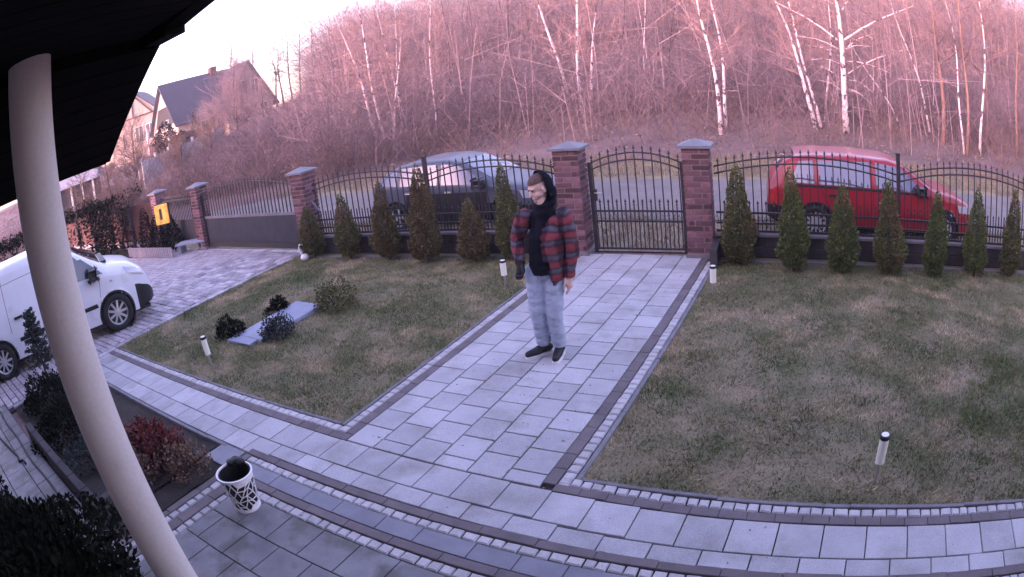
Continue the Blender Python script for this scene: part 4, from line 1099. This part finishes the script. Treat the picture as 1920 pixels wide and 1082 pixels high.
t = MB()
for k in range(3):
    a = 2.0+k*.30; ellipsoid(t, (.140*math.cos(a), .140*math.sin(a), .335+.010*(k == 1)), (.044,.040,.030))
tag(fuse(t, 'bin_bag', M['dark'], None, vox=.007, smooth=2, wrinkle=.016), 'crumpled black bag hanging over the back rim of the patterned bin', 'bag').location = (bx_, by_, 0)

# ------------------------------------------------------------------ wood beyond the road
def seg_mesh(name, A, B, ra, rb, n=3):
    A, B = np.asarray(A, float), np.asarray(B, float); ra = np.asarray(ra, float)[:,None]; rb = np.asarray(rb, float)[:,None]
    d = B-A; d /= np.linalg.norm(d, axis=1)[:,None]+1e-9
    ref = np.where(np.abs(d[:,2:3]) < .9, np.array([[0,0,1.]]), np.array([[1.,0,0]]))
    x = np.cross(d, ref); x /= np.linalg.norm(x, axis=1)[:,None]; y = np.cross(d, x)
    V = []
    for P, R in ((A, ra), (B, rb)):
        for k in range(n):
            a = 2*math.pi*k/n; V.append(P+(x*math.cos(a)+y*math.sin(a))*R)
    V = np.stack(V, 1); m_ = len(A); off = (np.arange(m_)*2*n)[:,None]
    F = np.concatenate([off+np.array([[k, (k+1)%n, n+(k+1)%n, n+k]]) for k in range(n)], 0)
    return from_np(name, V.reshape(-1,3), F, True)
def ribbons(name, A, B, wd):
    A, B = np.asarray(A, float), np.asarray(B, float); d = B-A
    s = np.cross(d, rng.normal(size=d.shape)); s /= np.linalg.norm(s, axis=1)[:,None]+1e-9
    h = np.asarray(wd, float)[:,None]*.5
    V = np.stack([A-s*h, A+s*h, B+s*h*.5, B-s*h*.5], 1).reshape(-1,3)
    return from_np(name, V, np.arange(len(V)).reshape(-1,4))
def hit(px, py):
    d = ray(px, py)
    for t in np.arange(8, 140, .1):
        p = CAM+d*t
        if p[2] <= terr(p[0], p[1]): return p
    return CAM+d*60
def bare_tree(name, label, base, top, r0, nb, bl, bark, twig, group=None, first=.3, rise=.55, tw=26, cat='tree', limbs=(), crook=.15):
    base, top = Vector(base), Vector(top); root = empty(name, base); tag(root, label, cat, group)
    H = (top-base); N = 9; pts = []; R = []
    ph = random.uniform(0, 6)
    for i in range(N+1):
        t = i/N; w_ = math.sin(t*math.pi)
        pts.append(H*t+Vector((math.sin(ph+t*5)*crook*w_, math.cos(ph*1.7+t*4)*crook*w_, 0))); R.append(r0*(1-t*.86)*(1.18 if i == 0 else 1))
    pts[0].z -= .25
    MB().tube(pts, R, 9).build('trunk', bark, root, smooth=True)
    A, B, ra, rb = [], [], [], []
    def on(t):
        f = t*N; i = min(int(f), N-1); return pts[i].lerp(pts[i+1], f-i), R[i]+(R[i+1]-R[i])*(f-i)
    def grow(p, d, l, r, depth):
        k = 4; q = p.copy(); dd = d.copy()
        for i in range(k):
            dd = (dd+Vector((random.gauss(0,.14), random.gauss(0,.14), random.gauss(.05,.10)))).normalized()
            e = q+dd*l/k; rr0 = r*(1-i/k*.7); rr1 = r*(1-(i+1)/k*.7)
            A.append(q[:]); B.append(e[:]); ra.append(rr0); rb.append(rr1)
            if depth > 0:
                for _ in range(2 if depth > 1 else 3):
                    s = (dd+Vector((random.gauss(0,.55), random.gauss(0,.55), random.gauss(.12,.4)))).normalized()
                    grow(e if random.random() < .6 else q.lerp(e, random.random()), s, l*random.uniform(.32,.55), max(rr1*.55, .004), depth-1)
            q = e
    for j in range(nb):
        t = first+(1-first)*(j+random.random())/nb*.98; p, r = on(t); a = random.uniform(0, 6.28)
        d = Vector((math.cos(a), math.sin(a), rise+random.uniform(-.25,.35))).normalized()
        grow(p, d, bl*(1.15-t*.75)*random.uniform(.6,1.2), max(r*.42, .008), 2)
    link('crown', seg_mesh('crown', A, B, ra, rb), twig, root)
    for a, b_, r in limbs:
        p = Vector(a)-base; e = Vector(b_)-base; mid = p.lerp(e, .5)+Vector((0,0,.12))
        MB().tube([p, p.lerp(mid,.5)+Vector((0,0,.04)), mid, e], [r, r*.8, r*.55, r*.2], 6).build('limb', bark, root, smooth=True)
        A2, B2, r2, r3 = [], [], [], []
        for _ in range(10):
            t = random.uniform(.35,1); q = p.lerp(mid, t*2) if t < .5 else mid.lerp(e, t*2-1)
            f = q+Vector((random.gauss(0,.3), random.gauss(0,.3), random.gauss(.15,.25))); A2.append(q[:]); B2.append(f[:]); r2.append(.008); r3.append(.003)
        tag(link('twigs', seg_mesh('twigs', A2, B2, r2, r3), twig, root), kind='stuff')
    return root
def T(bx, by, tx, ty, ext=1.0, D=None, lift=0.0):
    b_ = hit(bx, by) if D is None else AT(bx, by, D)
    Db = math.hypot(b_[0]-CAM[0], b_[1]-CAM[1]); t_ = AT(tx, ty, Db+lift)
    b3 = Vector(b_); return b3, b3+(Vector(t_)-b3)*ext
BG = 'birches at the edge of the wood'
bi = [  # base px, top px, extension, radius, label
 ((717,281),(648,88),1.35,.075,'pale birch leaning strongly towards the far house, outer stem of the cluster behind the fence'),
 ((727,281),(682,70),1.5,.070,'pale birch stem leaning towards the house, second stem of that cluster'),
 ((737,284),(742,195),2.6,.060,'short forked birch stem standing upright in the cluster behind the fence'),
 ((771,262),(716,60),1.4,.080,'slender birch leaning left above the roof of the grey blue car'),
 ((757,262),(741,40),1.3,.060,'thin straight birch beside the slender leaning one above the car roof'),
 ((820,266),(810,88),1.6,.045,'very thin single birch sapling behind the grey blue car'),
 ((1072,215),(1013,0),1.4,.095,'birch with a kinked foot leaning left above the garden gate pillar'),
 ((1092,215),(1078,0),1.5,.095,'upright birch in the middle of the three above the garden gate'),
 ((1107,214),(1117,25),1.6,.075,'birch stem bending right beside the upright one above the gate'),
 ((1211,205),(1209,50),1.8,.055,'thin lone birch above the middle of the garden gate'),
 ((1352,252),(1312,0),1.4,.090,'dappled birch of a pair above the right gate pillar, leaning left'),
 ((1362,240),(1332,0),1.4,.080,'dappled birch of a pair above the right gate pillar, the straighter one'),
 ((1533,242),(1449,0),1.4,.105,'birch with a dark foot leaning left beside the big white birch'),
 ((1541,240),(1474,0),1.4,.085,'thinner birch leaning left next to the big white birch'),
 ((1546,228),(1552,10),1.5,.060,'thin upright birch just left of the big white birch'),
]
for (b0, t0, ex, r, l) in bi:
    b_, t_ = T(*b0, *t0, ex); bare_tree('birch_tree', l, b_, t_, r, 24, 1.9, M['birch'], M['birchtw'], BG, first=.28)
b_, t_ = T(1587, 250, 1566, 0, 1.5); Dm = math.hypot(b_[0]-CAM[0], b_[1]-CAM[1])
lm = []
for (ax_, ay_, ex_, ey_, r) in ((1570,75,1450,2,.045),(1583,75,1715,10,.050),(1586,92,1640,62,.024),(1587,93,1632,88,.020),(1572,92,1490,66,.020),(1573,105,1510,84,.018),(1575,120,1515,112,.020),(1588,115,1675,140,.022),(1590,138,1700,92,.026),(1578,150,1520,118,.018),(1580,172,1535,150,.016),(1592,167,1638,200,.020),(1592,150,1640,176,.014),(1574,20,1545,0,.03),(1580,18,1598,0,.03)):
    A_, B_ = AT(ax_, ay_, Dm), AT(ex_, ey_, Dm+random.uniform(-1.2,.6)); lm.append((tuple(A_), tuple(B_), r))
bare_tree('birch_tree', 'thick white birch with long bare side limbs behind the red car', b_, t_, .16, 10, 2.2, M['birch'], M['birchtw'], BG, first=.55, limbs=lm, crook=.06)
OG = 'bare trees deeper in the wood'
ot = [
 ((1745,251),(1690,60),1.3,.060,'birch','pale bare trunk leaning left above the front of the red car'),
 ((1768,268),(1752,20),1.4,.110,'trunk','orange brown pine trunk right of the leaning pale trunk'),
 ((1809,290),(1778,40),1.3,.055,'birch','thin mottled trunk leaning left above the bonnet fence panel'),
 ((1812,292),(1801,0),1.4,.080,'trunk','straight orange trunk behind the fence end, leftmost of four'),
 ((1836,292),(1836,20),1.4,.070,'birch','pale straight trunk behind the fence end next to the orange one'),
 ((1848,275),(1850,60),1.5,.060,'trunk','thin orange trunk close beside the pale straight one'),
 ((1868,232),(1862,80),1.9,.060,'trunk','slender far trunk deep in the wood past the fence end'),
 ((1880,236),(1875,70),1.9,.060,'trunk','another slender trunk deep in the wood past the fence end'),
 ((1907,290),(1902,60),1.4,.080,'trunk','brown trunk at the very end of the fence'),
 ((1660,215),(1655,90),2.0,.045,'dkbark','thin dark trunk right of the big white birch'),
 ((1690,240),(1640,150),2.2,.040,'birch','thin curved sapling right of the big white birch'),
 ((1420,196),(1418,90),2.0,.060,'dkbark','dark straight trunk between the dappled pair and the leaning birches'),
 ((1455,190),(1450,100),2.2,.050,'dkbark','thin trunk in the dark hollow left of the leaning birches'),
 ((1240,200),(1262,60),1.9,.070,'dkbark','dark bare tree above the gate, right of the thin lone birch'),
 ((1150,190),(1165,40),1.8,.080,'dkbark','dark bare tree between the gate pillar birches and the lone birch'),
 ((960,200),(955,40),1.9,.085,'dkbark','broad dark bare tree above the man'),
 ((890,200),(880,60),1.9,.080,'dkbark','dark bare tree above the bonnet of the grey blue car'),
 ((850,210),(835,80),1.9,.070,'dkbark','dark bare tree above the cabin of the grey blue car'),
]
for (b0, t0, ex, r, mt, l) in ot:
    b_, t_ = T(*b0, *t0, ex); bare_tree('bare_tree', l, b_, t_, r, 17, 2.6, M[mt], M['brush'] if mt != 'birch' else M['birchtw'], OG, first=.35)
PG_ = 'thin trees on the hilltop'
hl = [((436,150),(430,48),'twin topped spruce like tree rising behind the ridge of the far house'),
      ((478,190),(472,62),'thin dark pole tree at the right edge of the far house'),
      ((519,186),(505,85),'thin leaning pole tree just right of the far house'),
      ((531,188),(520,78),'second thin pole tree right of the far house'),
      ((549,187),(536,55),'tall thin pole tree, third from the far house'),
      ((564,188),(560,38),'tallest thin pole tree on the hilltop'),
      ((592,180),(583,38),'thin pole tree with more twigs beside the tallest one'),
      ((604,178),(600,70),'short pole tree right of the tallest hilltop trees'),
      ((650,180),(640,75),'twiggy hilltop tree beside the leaning birches')]
for (b0, t0, l) in hl:
    b_, t_ = T(*b0, *t0, 1.05, D=70 if b0[0] > 470 else 88); b_.z -= .8
    bare_tree('pole_tree', l, b_, t_, .12, 30, 1.9, M['dkbark'], M['brush'], PG_, first=.35, rise=.2, crook=.25)

# brush: uncountable bare shrubs and saplings
EM = [(0,-2.2),(250,-1.6),(400,-1.0),(440,-.2),(500,.9),(560,1.3),(590,2.4),(612,5.0),(635,8.5),(680,10),(800,10),(1000,10),(1920,12)]
_px = np.array([e[0] for e in EM]); _el = np.radians([e[1] for e in EM])
_az = np.array([math.atan2(ray(p, 260)[0], ray(p, 260)[1]) for p in _px])
def brush(name, n, wr, hr, nt, wd, mat, label, spread=.5, xmin=None, dens=None):
    az = rng.uniform(_az[0]-.12, _az[-1]+.15, n); D = np.sqrt(rng.uniform(wr[0]**2, wr[1]**2, n))
    x = CAM[0]+np.sin(az)*D; y = CAM[1]+np.cos(az)*D
    wv = y-FS*x+.55*np.maximum(0, -x-9); k = wv > 15.6+1.5*vnoise(x*.5, y*.5)
    if dens is not None: k &= rng.random(n) < dens(az, D, x, y)
    az, D, x, y = az[k], D[k], x[k], y[k]; n = len(x); z = terr(x, y)
    lim = CAM[2]+np.tan(np.interp(az, _az, _el)+rng.normal(0,.004,n))*D-z
    h = np.minimum(rng.uniform(*hr, n), np.maximum(lim, .25))
    base = np.stack([x, y, z-.05], 1)
    A, B, W_ = [], [], []
    for j in range(nt):
        d = np.stack([rng.normal(0,spread,n), rng.normal(0,spread,n), np.ones(n)], 1)*(h*rng.uniform(.55,1.0,n))[:,None]
        st = base+rng.normal(0,.22,(n,3))*np.array([1,1,0]); mid = st+d*.5+rng.normal(0,.08,(n,3)); end = st+d+rng.normal(0,.15,(n,3))*np.array([1,1,.3])
        A += [st, mid]; B += [mid, end]; W_ += [np.full(n, wd), np.full(n, wd*.75)]
        for q in range(3):
            t = rng.uniform(.25,1,n)[:,None]; p = np.where(t < .5, st+(mid-st)*t*2, mid+(end-mid)*(t*2-1))
            e = p+np.stack([rng.normal(0,.7,n), rng.normal(0,.7,n), rng.uniform(-.3,.75,n)], 1)*(h*.30)[:,None]
            A.append(p); B.append(e); W_.append(np.full(n, wd*.55))
    o = link(name, ribbons(name, np.concatenate(A), np.concatenate(B), np.concatenate(W_)), mat)
    return tag(o, label, 'brush', kind='stuff')
openr = lambda az, D, x, y: np.where((az > -.55) & (D < 27), .30, 1.0)
brush('low_brush', 6500, (17,34), (.4,1.6), 6, .011, M['brushg'], 'tangled low brush along the foot of the bank', .75, dens=openr)
brush('underbrush', 9500, (20,48), (1.2,4.2), 6, .015, M['brush'], 'dense leafless underbrush between the birches', .60, dens=lambda az, D, x, y: np.where((az > -.6) & (D < 25), .12, 1.0))
brush('pale_saplings', 700, (21,50), (3.0,9.0), 2, .030, M['brush2'], 'pale thin saplings scattered through the wood', .10)
brush('distant_wood', 9000, (44,95), (5,13), 6, .032, M['brush'], 'far mass of bare trees filling the wood', .40)
brush('treetop_twigs', 8000, (46,95), (11,20), 7, .026, M['brush2'], 'pinkish bare treetops against the sky', .25)
def lf(n):
    az = rng.uniform(_az[4], _az[-1]+.1, n); D = np.sqrt(rng.uniform(18**2, 40**2, n)); x = CAM[0]+np.sin(az)*D; y = CAM[1]+np.cos(az)*D
    k = (y-FS*x+.55*np.maximum(0, -x-9)) > 15; x, y = x[k], y[k]
    return np.stack([x, y, terr(x, y)+rng.exponential(.12, len(x))], 1)
tag(leaves('bank_litter', 9000, lf, .07, M['litter'], .5), 'dead leaves and bramble on the bank', 'leaves', kind='stuff')

# ------------------------------------------------------------------ far houses
def frame(o, ex, name, label, cat='house'):
    root = empty(name, tuple(o), math.atan2(ex[1], ex[0])); tag(root, label, cat); return root
hv = ray(395, 255); hv = np.array([hv[0], hv[1]])/math.hypot(hv[0], hv[1]); rv = np.array([hv[1], -hv[0]])
if rv @ np.array(RIGHT[:2]) < 0: rv = -rv
yw = math.radians(24); ex = rv*math.cos(yw)+hv*math.sin(yw)
O = AT(338, 272, 64)
H = frame(O, ex, 'far_house', 'large pale house with dark slate gable roof on the hill, half hidden by a tree')
def poly(nm, pts, faces, mat, parent): return MB().add(pts, faces).build(nm, mat, parent)
def gable_block(parent, x0, x1, y0, y1, ze, zr, axis, wallm, roofm, ov=.5, base=-2.5):
    if axis == 'x':
        ym = (y0+y1)/2
        P = [(x0,y0,base),(x1,y0,base),(x1,y1,base),(x0,y1,base),(x0,y0,ze),(x1,y0,ze),(x1,y1,ze),(x0,y1,ze),(x0,ym,zr),(x1,ym,zr)]
        F = [(0,1,5,4),(2,3,7,6),(0,4,8,7,3),(1,2,6,9,5)]
        k = (zr-ze)/((y1-y0)/2); e = ze-k*ov
        R = [(x0-ov,y0-ov,e),(x1+ov,y0-ov,e),(x1+ov,ym,zr),(x0-ov,ym,zr),(x1+ov,y1+ov,e),(x0-ov,y1+ov,e)]
    else:
        xm = (x0+x1)/2
        P = [(x0,y0,base),(x1,y0,base),(x1,y1,base),(x0,y1,base),(x0,y0,ze),(x1,y0,ze),(x1,y1,ze),(x0,y1,ze),(xm,y0,zr),(xm,y1,zr)]
        F = [(0,1,5,8,4),(2,3,7,9,6),(0,4,7,3),(1,2,6,5)]
        k = (zr-ze)/((x1-x0)/2); e = ze-k*ov
        R = [(x0-ov,y0-ov,e),(x0-ov,y1+ov,e),(xm,y1+ov,zr),(xm,y0-ov,zr),(x1+ov,y1+ov,e),(x1+ov,y0-ov,e)]
    poly('wall', P, F, wallm, parent)
    up = .22; n = len(R); T_ = [(a,b,c+up) for a,b,c in R]; B_ = [(a,b,c+.03) for a,b,c in R]
    return poly('roof', B_+T_, [(0,1,2,3),(3,2,4,5),(9,8,7,6),(11,10,8,9),(0,1,7,6),(0,3,9,6),(1,2,8,7),(3,5,11,9),(2,4,10,8),(5,4,10,11)], roofm, parent)
rf = gable_block(H, 0, 9.5, 0, 9, 2.4, 7.1, 'x', M['hwall'], M['roof'])
MB().box(6.4, 7.2, 4.0, 4.8, 6.5, 7.9).build('chimney', M['wood'], rf)
gable_block(H, 5.4, 11.2, -1.6, 8, 2.4, 6.9, 'y', M['hwall'], M['roof'], .55)
def win(parent, x, z, w_, h, y, face='y'):
    if face == 'y':
        f = MB().box(x-w_/2-.12, x+w_/2+.12, y-.06, y+.02, z-.12, z+h+.12).build('window', M['white'], parent); MB().box(x-w_/2, x+w_/2, y-.09, y-.05, z, z+h).build('pane', M['pane'], f)
        MB().box(x-.04, x+.04, y-.11, y-.085, z, z+h).build('mullion', M['white'], f)
    else:
        f = MB().box(y-.06, y+.02, x-w_/2-.12, x+w_/2+.12, z-.12, z+h+.12).build('window', M['white'], parent); MB().box(y-.09, y-.05, x-w_/2, x+w_/2, z, z+h).build('pane', M['pane'], f)
for x, z in ((7.5,3.4),(9.1,3.4)): win(H, x, z, .8, 1.5, -1.6)
for x in (6.4, 8.2, 10.0): win(H, x, .8, .8, 1.3, -1.6)
win(H, 3.3, .6, .8, 1.2, 0); win(H, 5.2, .6, .8, 1.2, 0)
MB().box(.9, 1.9, -.12, .02, -1.0, 1.2).build('door', M['wood'], H)
MB().add([(-.08,1.2,2.5),(-.08,7.8,2.5),(-.08,6.2,4.6),(-.08,2.8,4.6)], [(0,1,2,3)]).build('gable_shade_sheet', M['dark'], H)  # flat dark sheet on the wall, painting the shade of a recess
MB().box(-1.1, -.95, .4, 8.6, .9, 1.05).build('balcony_rail', M['wood'], H)
for i in range(9): MB().box(-1.08, -.98, .5+i*.95, 1.25+i*.95, -.1, .9).build('balcony_board', M['wood'], H)
MB().box(-1.2, 0, .3, 8.7, -.25, -.1).build('balcony_floor', M['white'], H)
for y in (.5, 8.5): MB().box(-1.15, -.9, y-.15, y+.15, -2.4, 3.0).build('balcony_post', M['white'], H)
O2 = AT(232, 282, 74)
h2 = frame(O2, rv*math.cos(-.15)+hv*math.sin(-.15), 'timber_house', 'small half timbered cream house left of the large far house')
gable_block(h2, -1.6, 5.2, 0, 8, 3.6, 6.6, 'y', M['hwall'], M['roof'], .45)
for a, b_ in (((-1.6,-.06,3.4),(5.2,-.06,3.4)),((1.8,-.06,3.4),(1.8,-.06,6.3)),((0.2,-.06,0),(.2,-.06,1.8)),((-.9,-.06,3.4),(1.8,-.06,6.3)),((4.5,-.06,3.4),(1.8,-.06,6.3))): MB().bar(a, b_, .18, .14).build('timber', M['wood'], h2)
for x in (2.5, 4.0): win(h2, x, .3, 1.0, 1.8, 0)
# hillside: garden fence, conifers
A_, B_ = AT(272, 352, 34), AT(425, 290, 44)
for q in (A_, B_): q[2] = terr(q[0], q[1])
L_ = math.hypot(B_[0]-A_[0], B_[1]-A_[1]); root = empty('panel_fence', tuple(A_), math.atan2(B_[1]-A_[1], B_[0]-A_[0])); tag(root, 'pale concrete panel fence climbing the slope below the far house', 'fence')
for i in range(7):
    x0, x1 = i*L_/7, (i+1)*L_/7; z = (B_[2]-A_[2])*i/7
    for r in range(4): link('panel', piece(x1-x0-.14, .08, .42, .02, M['panelc']), None, root, loc=((x0+x1)/2, 0, z+.43*(r+1)+.1))
    MB().box(x0-.08, x0+.08, -.08, .08, z-.3, z+2.0).build('post', M['panelc'], root)
P0 = AT(274, 352, 30); P0[2] = terr(P0[0], P0[1])
root = empty('gate_post', tuple(P0), 0); tag(root, 'tall dark post with pale edges left of the pale panel fence', 'post')
MB().box(-.22,.22,-.16,.16,-.3,2.1).build('post_core', M['plinth'], root); 
for x in (-.26,.24): MB().box(x-.03, x+.05, -.19, .19, -.3, 2.12).build('post_edge', M['panelc'], root)
def cone_tree(px, py, D, h, r, label, n, mat, name='conifer_tree'):
    p = AT(px, py, D); root = empty(name, tuple(p)); tag(root, label, 'tree')
    MB().tube([(0,0,-.5),(0,0,h*.9)], [.12,.02], 6).build('trunk', M['dkbark'], root)
    leaf_shell(n, cone_fn(h, r, px*.37), .16, 'crown', mat, root, up=.1)
cone_tree(318, 312, 46, 3.4, 1.6, 'dark bushy conifer in front of the balcony of the far house', 5200, M['conifer'])
cone_tree(371, 272, 58, 3.4, .55, 'narrow dark cypress beside the door of the far house', 2200, M['conifer'])
cone_tree(345, 285, 52, 1.9, .9, 'small dark conifer next to the bushy one below the far house', 2000, M['conifer'])
p = AT(448, 275, 57); p[2] = terr(p[0], p[1])-.2
bare_tree('bare_tree', 'broad pinkish bare tree standing in front of the far house', p, (p[0]+.5, p[1], 8.8), .16, 110, 3.4, M['dkbark'], M['brush2'], first=.12, rise=.5)
# ------------------------------------------------------------------ left boundary
root = empty('board_fence', (P3[0]-.3, P3[1]+.1, 0), math.pi+.04); tag(root, 'weathered red board fence beyond the driveway', 'fence')
for i in range(30): link('board', piece(.30, .03, 1.15, .006, M['redfence']), None, root, loc=(.2+.31*i, 0, 1.30))
for i in range(6): MB().box(.05+1.86*i, .17+1.86*i, .02, .14, -.1, 1.4).build('post', M['plinth'], root)
MB().box(0, 9.4, -.05, .05, -.1, .15).build('base_board', M['panelc'], root)
def hedge_fn(sx, sy, sz):
    def fn(n):
        P = rng.uniform(-1, 1, (n,3)); ax = rng.integers(0, 3, n); P[np.arange(n), ax] = np.sign(P[np.arange(n), ax])*rng.uniform(.82,1.08,n)
        P[:,2] = np.where(ax == 2, np.abs(P[:,2]), P[:,2]); lump = .8+.4*vnoise(P[:,0]*3.1+P[:,2], P[:,1]*7)
        Q = P*np.array([sx, sy, sz/2])*lump[:,None]; Q[:,2] += sz/2; return Q, P
    return fn
root = empty('dark_hedge', (-14.6, .6, 0), .12); tag(root, 'dark overgrown hedge behind the white van', 'hedge')
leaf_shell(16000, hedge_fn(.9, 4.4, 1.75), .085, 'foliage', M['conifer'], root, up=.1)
for i in range(8): MB().tube([(0,-3.8+i*1.1,-.1),(.1,-3.8+i*1.1,1.2)], [.03,.015], 5).build('stem', M['dkbark'], root)
for k, (px, h, l) in enumerate(((281, 1.25, 'dark column thuja left of the glowing yellow panel'), (302, 1.0, 'dark column thuja under the glowing yellow panel'), (330, .95, 'dark column thuja right of the glowing yellow panel'))):
    q = G(px, 470); root = empty('thuja', (q[0], q[1], 0)); tag(root, l, 'shrub', 'dark thujas at the far pillar')
    MB().tube([(0,0,-.05),(0,0,h*.9)], [.03,.006], 6).build('trunk', M['dkbark'], root); leaf_shell(2000, cone_fn(h, .30, k+20), .05, 'foliage', M['conifer'], root)
q = AT(303, 402, 15.9); root = empty('letter_box', (q[0], q[1], q[2]-.25), math.atan2(RIGHT[1], RIGHT[0])); tag(root, 'glowing yellow panel hanging at the far brick pillar', 'panel')
link('face', piece(.44, .05, .50, .01, M['gold']), None, root, loc=(0,0,.50)); MB().box(-.24,.24,.03,.10,-.02,.52).build('back_box', M['dark'], root)
MB().box(-.05,.03,-.04,-.024,.12,.40).build('emblem', M['wood'], root)
a, b_ = G(243, 482), G(325, 484)
L_ = math.hypot(b_[0]-a[0], b_[1]-a[1]); root = empty('picket_edging', (a[0], a[1], 0), math.atan2(b_[1]-a[1], b_[0]-a[0])); tag(root, 'low pale picket edging in front of the dark thujas', 'fence')
for i in range(26): link('picket', piece(L_/26*.62, .03, .26, .006, M['panelc']), None, root, loc=(L_*(i+.5)/26, 0, .27))
for z in (.08, .20): MB().box(0, L_, .016, .04, z-.02, z+.02).build('rail', M['panelc'], root)
a, b_ = G(328, 480), G(382, 470)
L_ = math.hypot(b_[0]-a[0], b_[1]-a[1]); root = empty('low_bench', (a[0], a[1]+.1, 0), math.atan2(b_[1]-a[1], b_[0]-a[0])); tag(root, 'low grey blue plank bench at the end of the picket edging', 'bench')
for i in range(3): link('plank', piece(L_, .12, .05, .008, M['bluebox']), None, root, loc=(L_/2, .13*i, .26))
for x in (.1, L_-.1): MB().box(x-.05, x+.05, 0, .3, -.02, .21).build('leg', M['bluebox'], root)
for (bx, by, tx, ty, l) in ((243,468,196,300,'small brown bare tree standing before the red board fence'),(225,455,262,305,'bushy brown bare tree beside the far brick pillar'),(190,445,150,330,'low brown bare bush behind the dark hedge')):
    b3, t3 = T(bx, by, tx, ty, 1.05, D=20.5); b3.z = 0
    bare_tree('bare_bush', l, b3, t3, .05, 26, 1.5, M['dkbark'], M['brushg'], 'brown bare bushes at the left boundary', first=.15, cat='bush')
q = AT(150, 400, 33); q[2] = terr(q[0], q[1]); root = empty('garden_shed', tuple(q), math.atan2(rv[1], rv[0])); tag(root, 'dark garden shed with white trim behind the red board fence', 'shed')
MB().box(-1.2,1.2,0,2,-.3,2.2).build('wall', M['plinth'], root); MB().add([(-1.5,-.3,2.2),(1.5,-.3,2.2),(1.5,2.3,2.2),(-1.5,2.3,2.2),(-1.5,1,2.9),(1.5,1,2.9)], [(0,1,5,4),(3,2,5,4),(0,4,3),(1,2,5),(0,3,2,1)]).build('roof', M['panelc'], root)
for x in (-1.15, -.35, .4, 1.15): MB().box(x-.06, x+.06, -.08, -.01, -.3, 2.2).build('trim', M['white'], root)

for (px, D, h, sp, l) in ((470, 58, 7.5, 3.0, 'pinkish bare tree against the right gable of the far house'), (405, 50, 3.6, 2.2, 'low pinkish bare tree below the far house door'), (500, 52, 4.6, 2.4, 'pinkish bare tree at the right corner of the far house'),
        (335, 33, 2.6, 1.6, 'brown bare bush in front of the pale panel fence'), (395, 36, 2.8, 1.8, 'brown bare bush at the upper end of the pale panel fence'), (250, 40, 4.2, 2.2, 'brown bare bush left of the pale panel fence')):
    p = AT(px, 280, D); p[2] = terr(p[0], p[1])-.1
    bare_tree('bare_tree', l, p, (p[0]+.2, p[1], p[2]+h), .09, 60, sp, M['dkbark'], M['brush2'] if D > 45 else M['brushg'], 'bare trees and bushes below the far house', first=.1, rise=.6)

# ------------------------------------------------------------------ evening haze in the air
hz_ = bpy.data.materials.new('haze'); hz_.use_nodes = True; n_ = hz_.node_tree; n_.nodes.clear()
o_ = n_.nodes.new('ShaderNodeOutputMaterial'); v_ = n_.nodes.new('ShaderNodeVolumePrincipled')
v_.inputs['Color'].default_value = (.92,.80,.87,1); v_.inputs['Density'].default_value = .0016; v_.inputs['Anisotropy'].default_value = .2
n_.links.new(v_.outputs[0], o_.inputs['Volume'])
tag(MB().box(-440, 440, -320, 540, -2.2, 26).build('haze', hz_), 'thin evening haze filling the air', 'haze', kind='stuff')
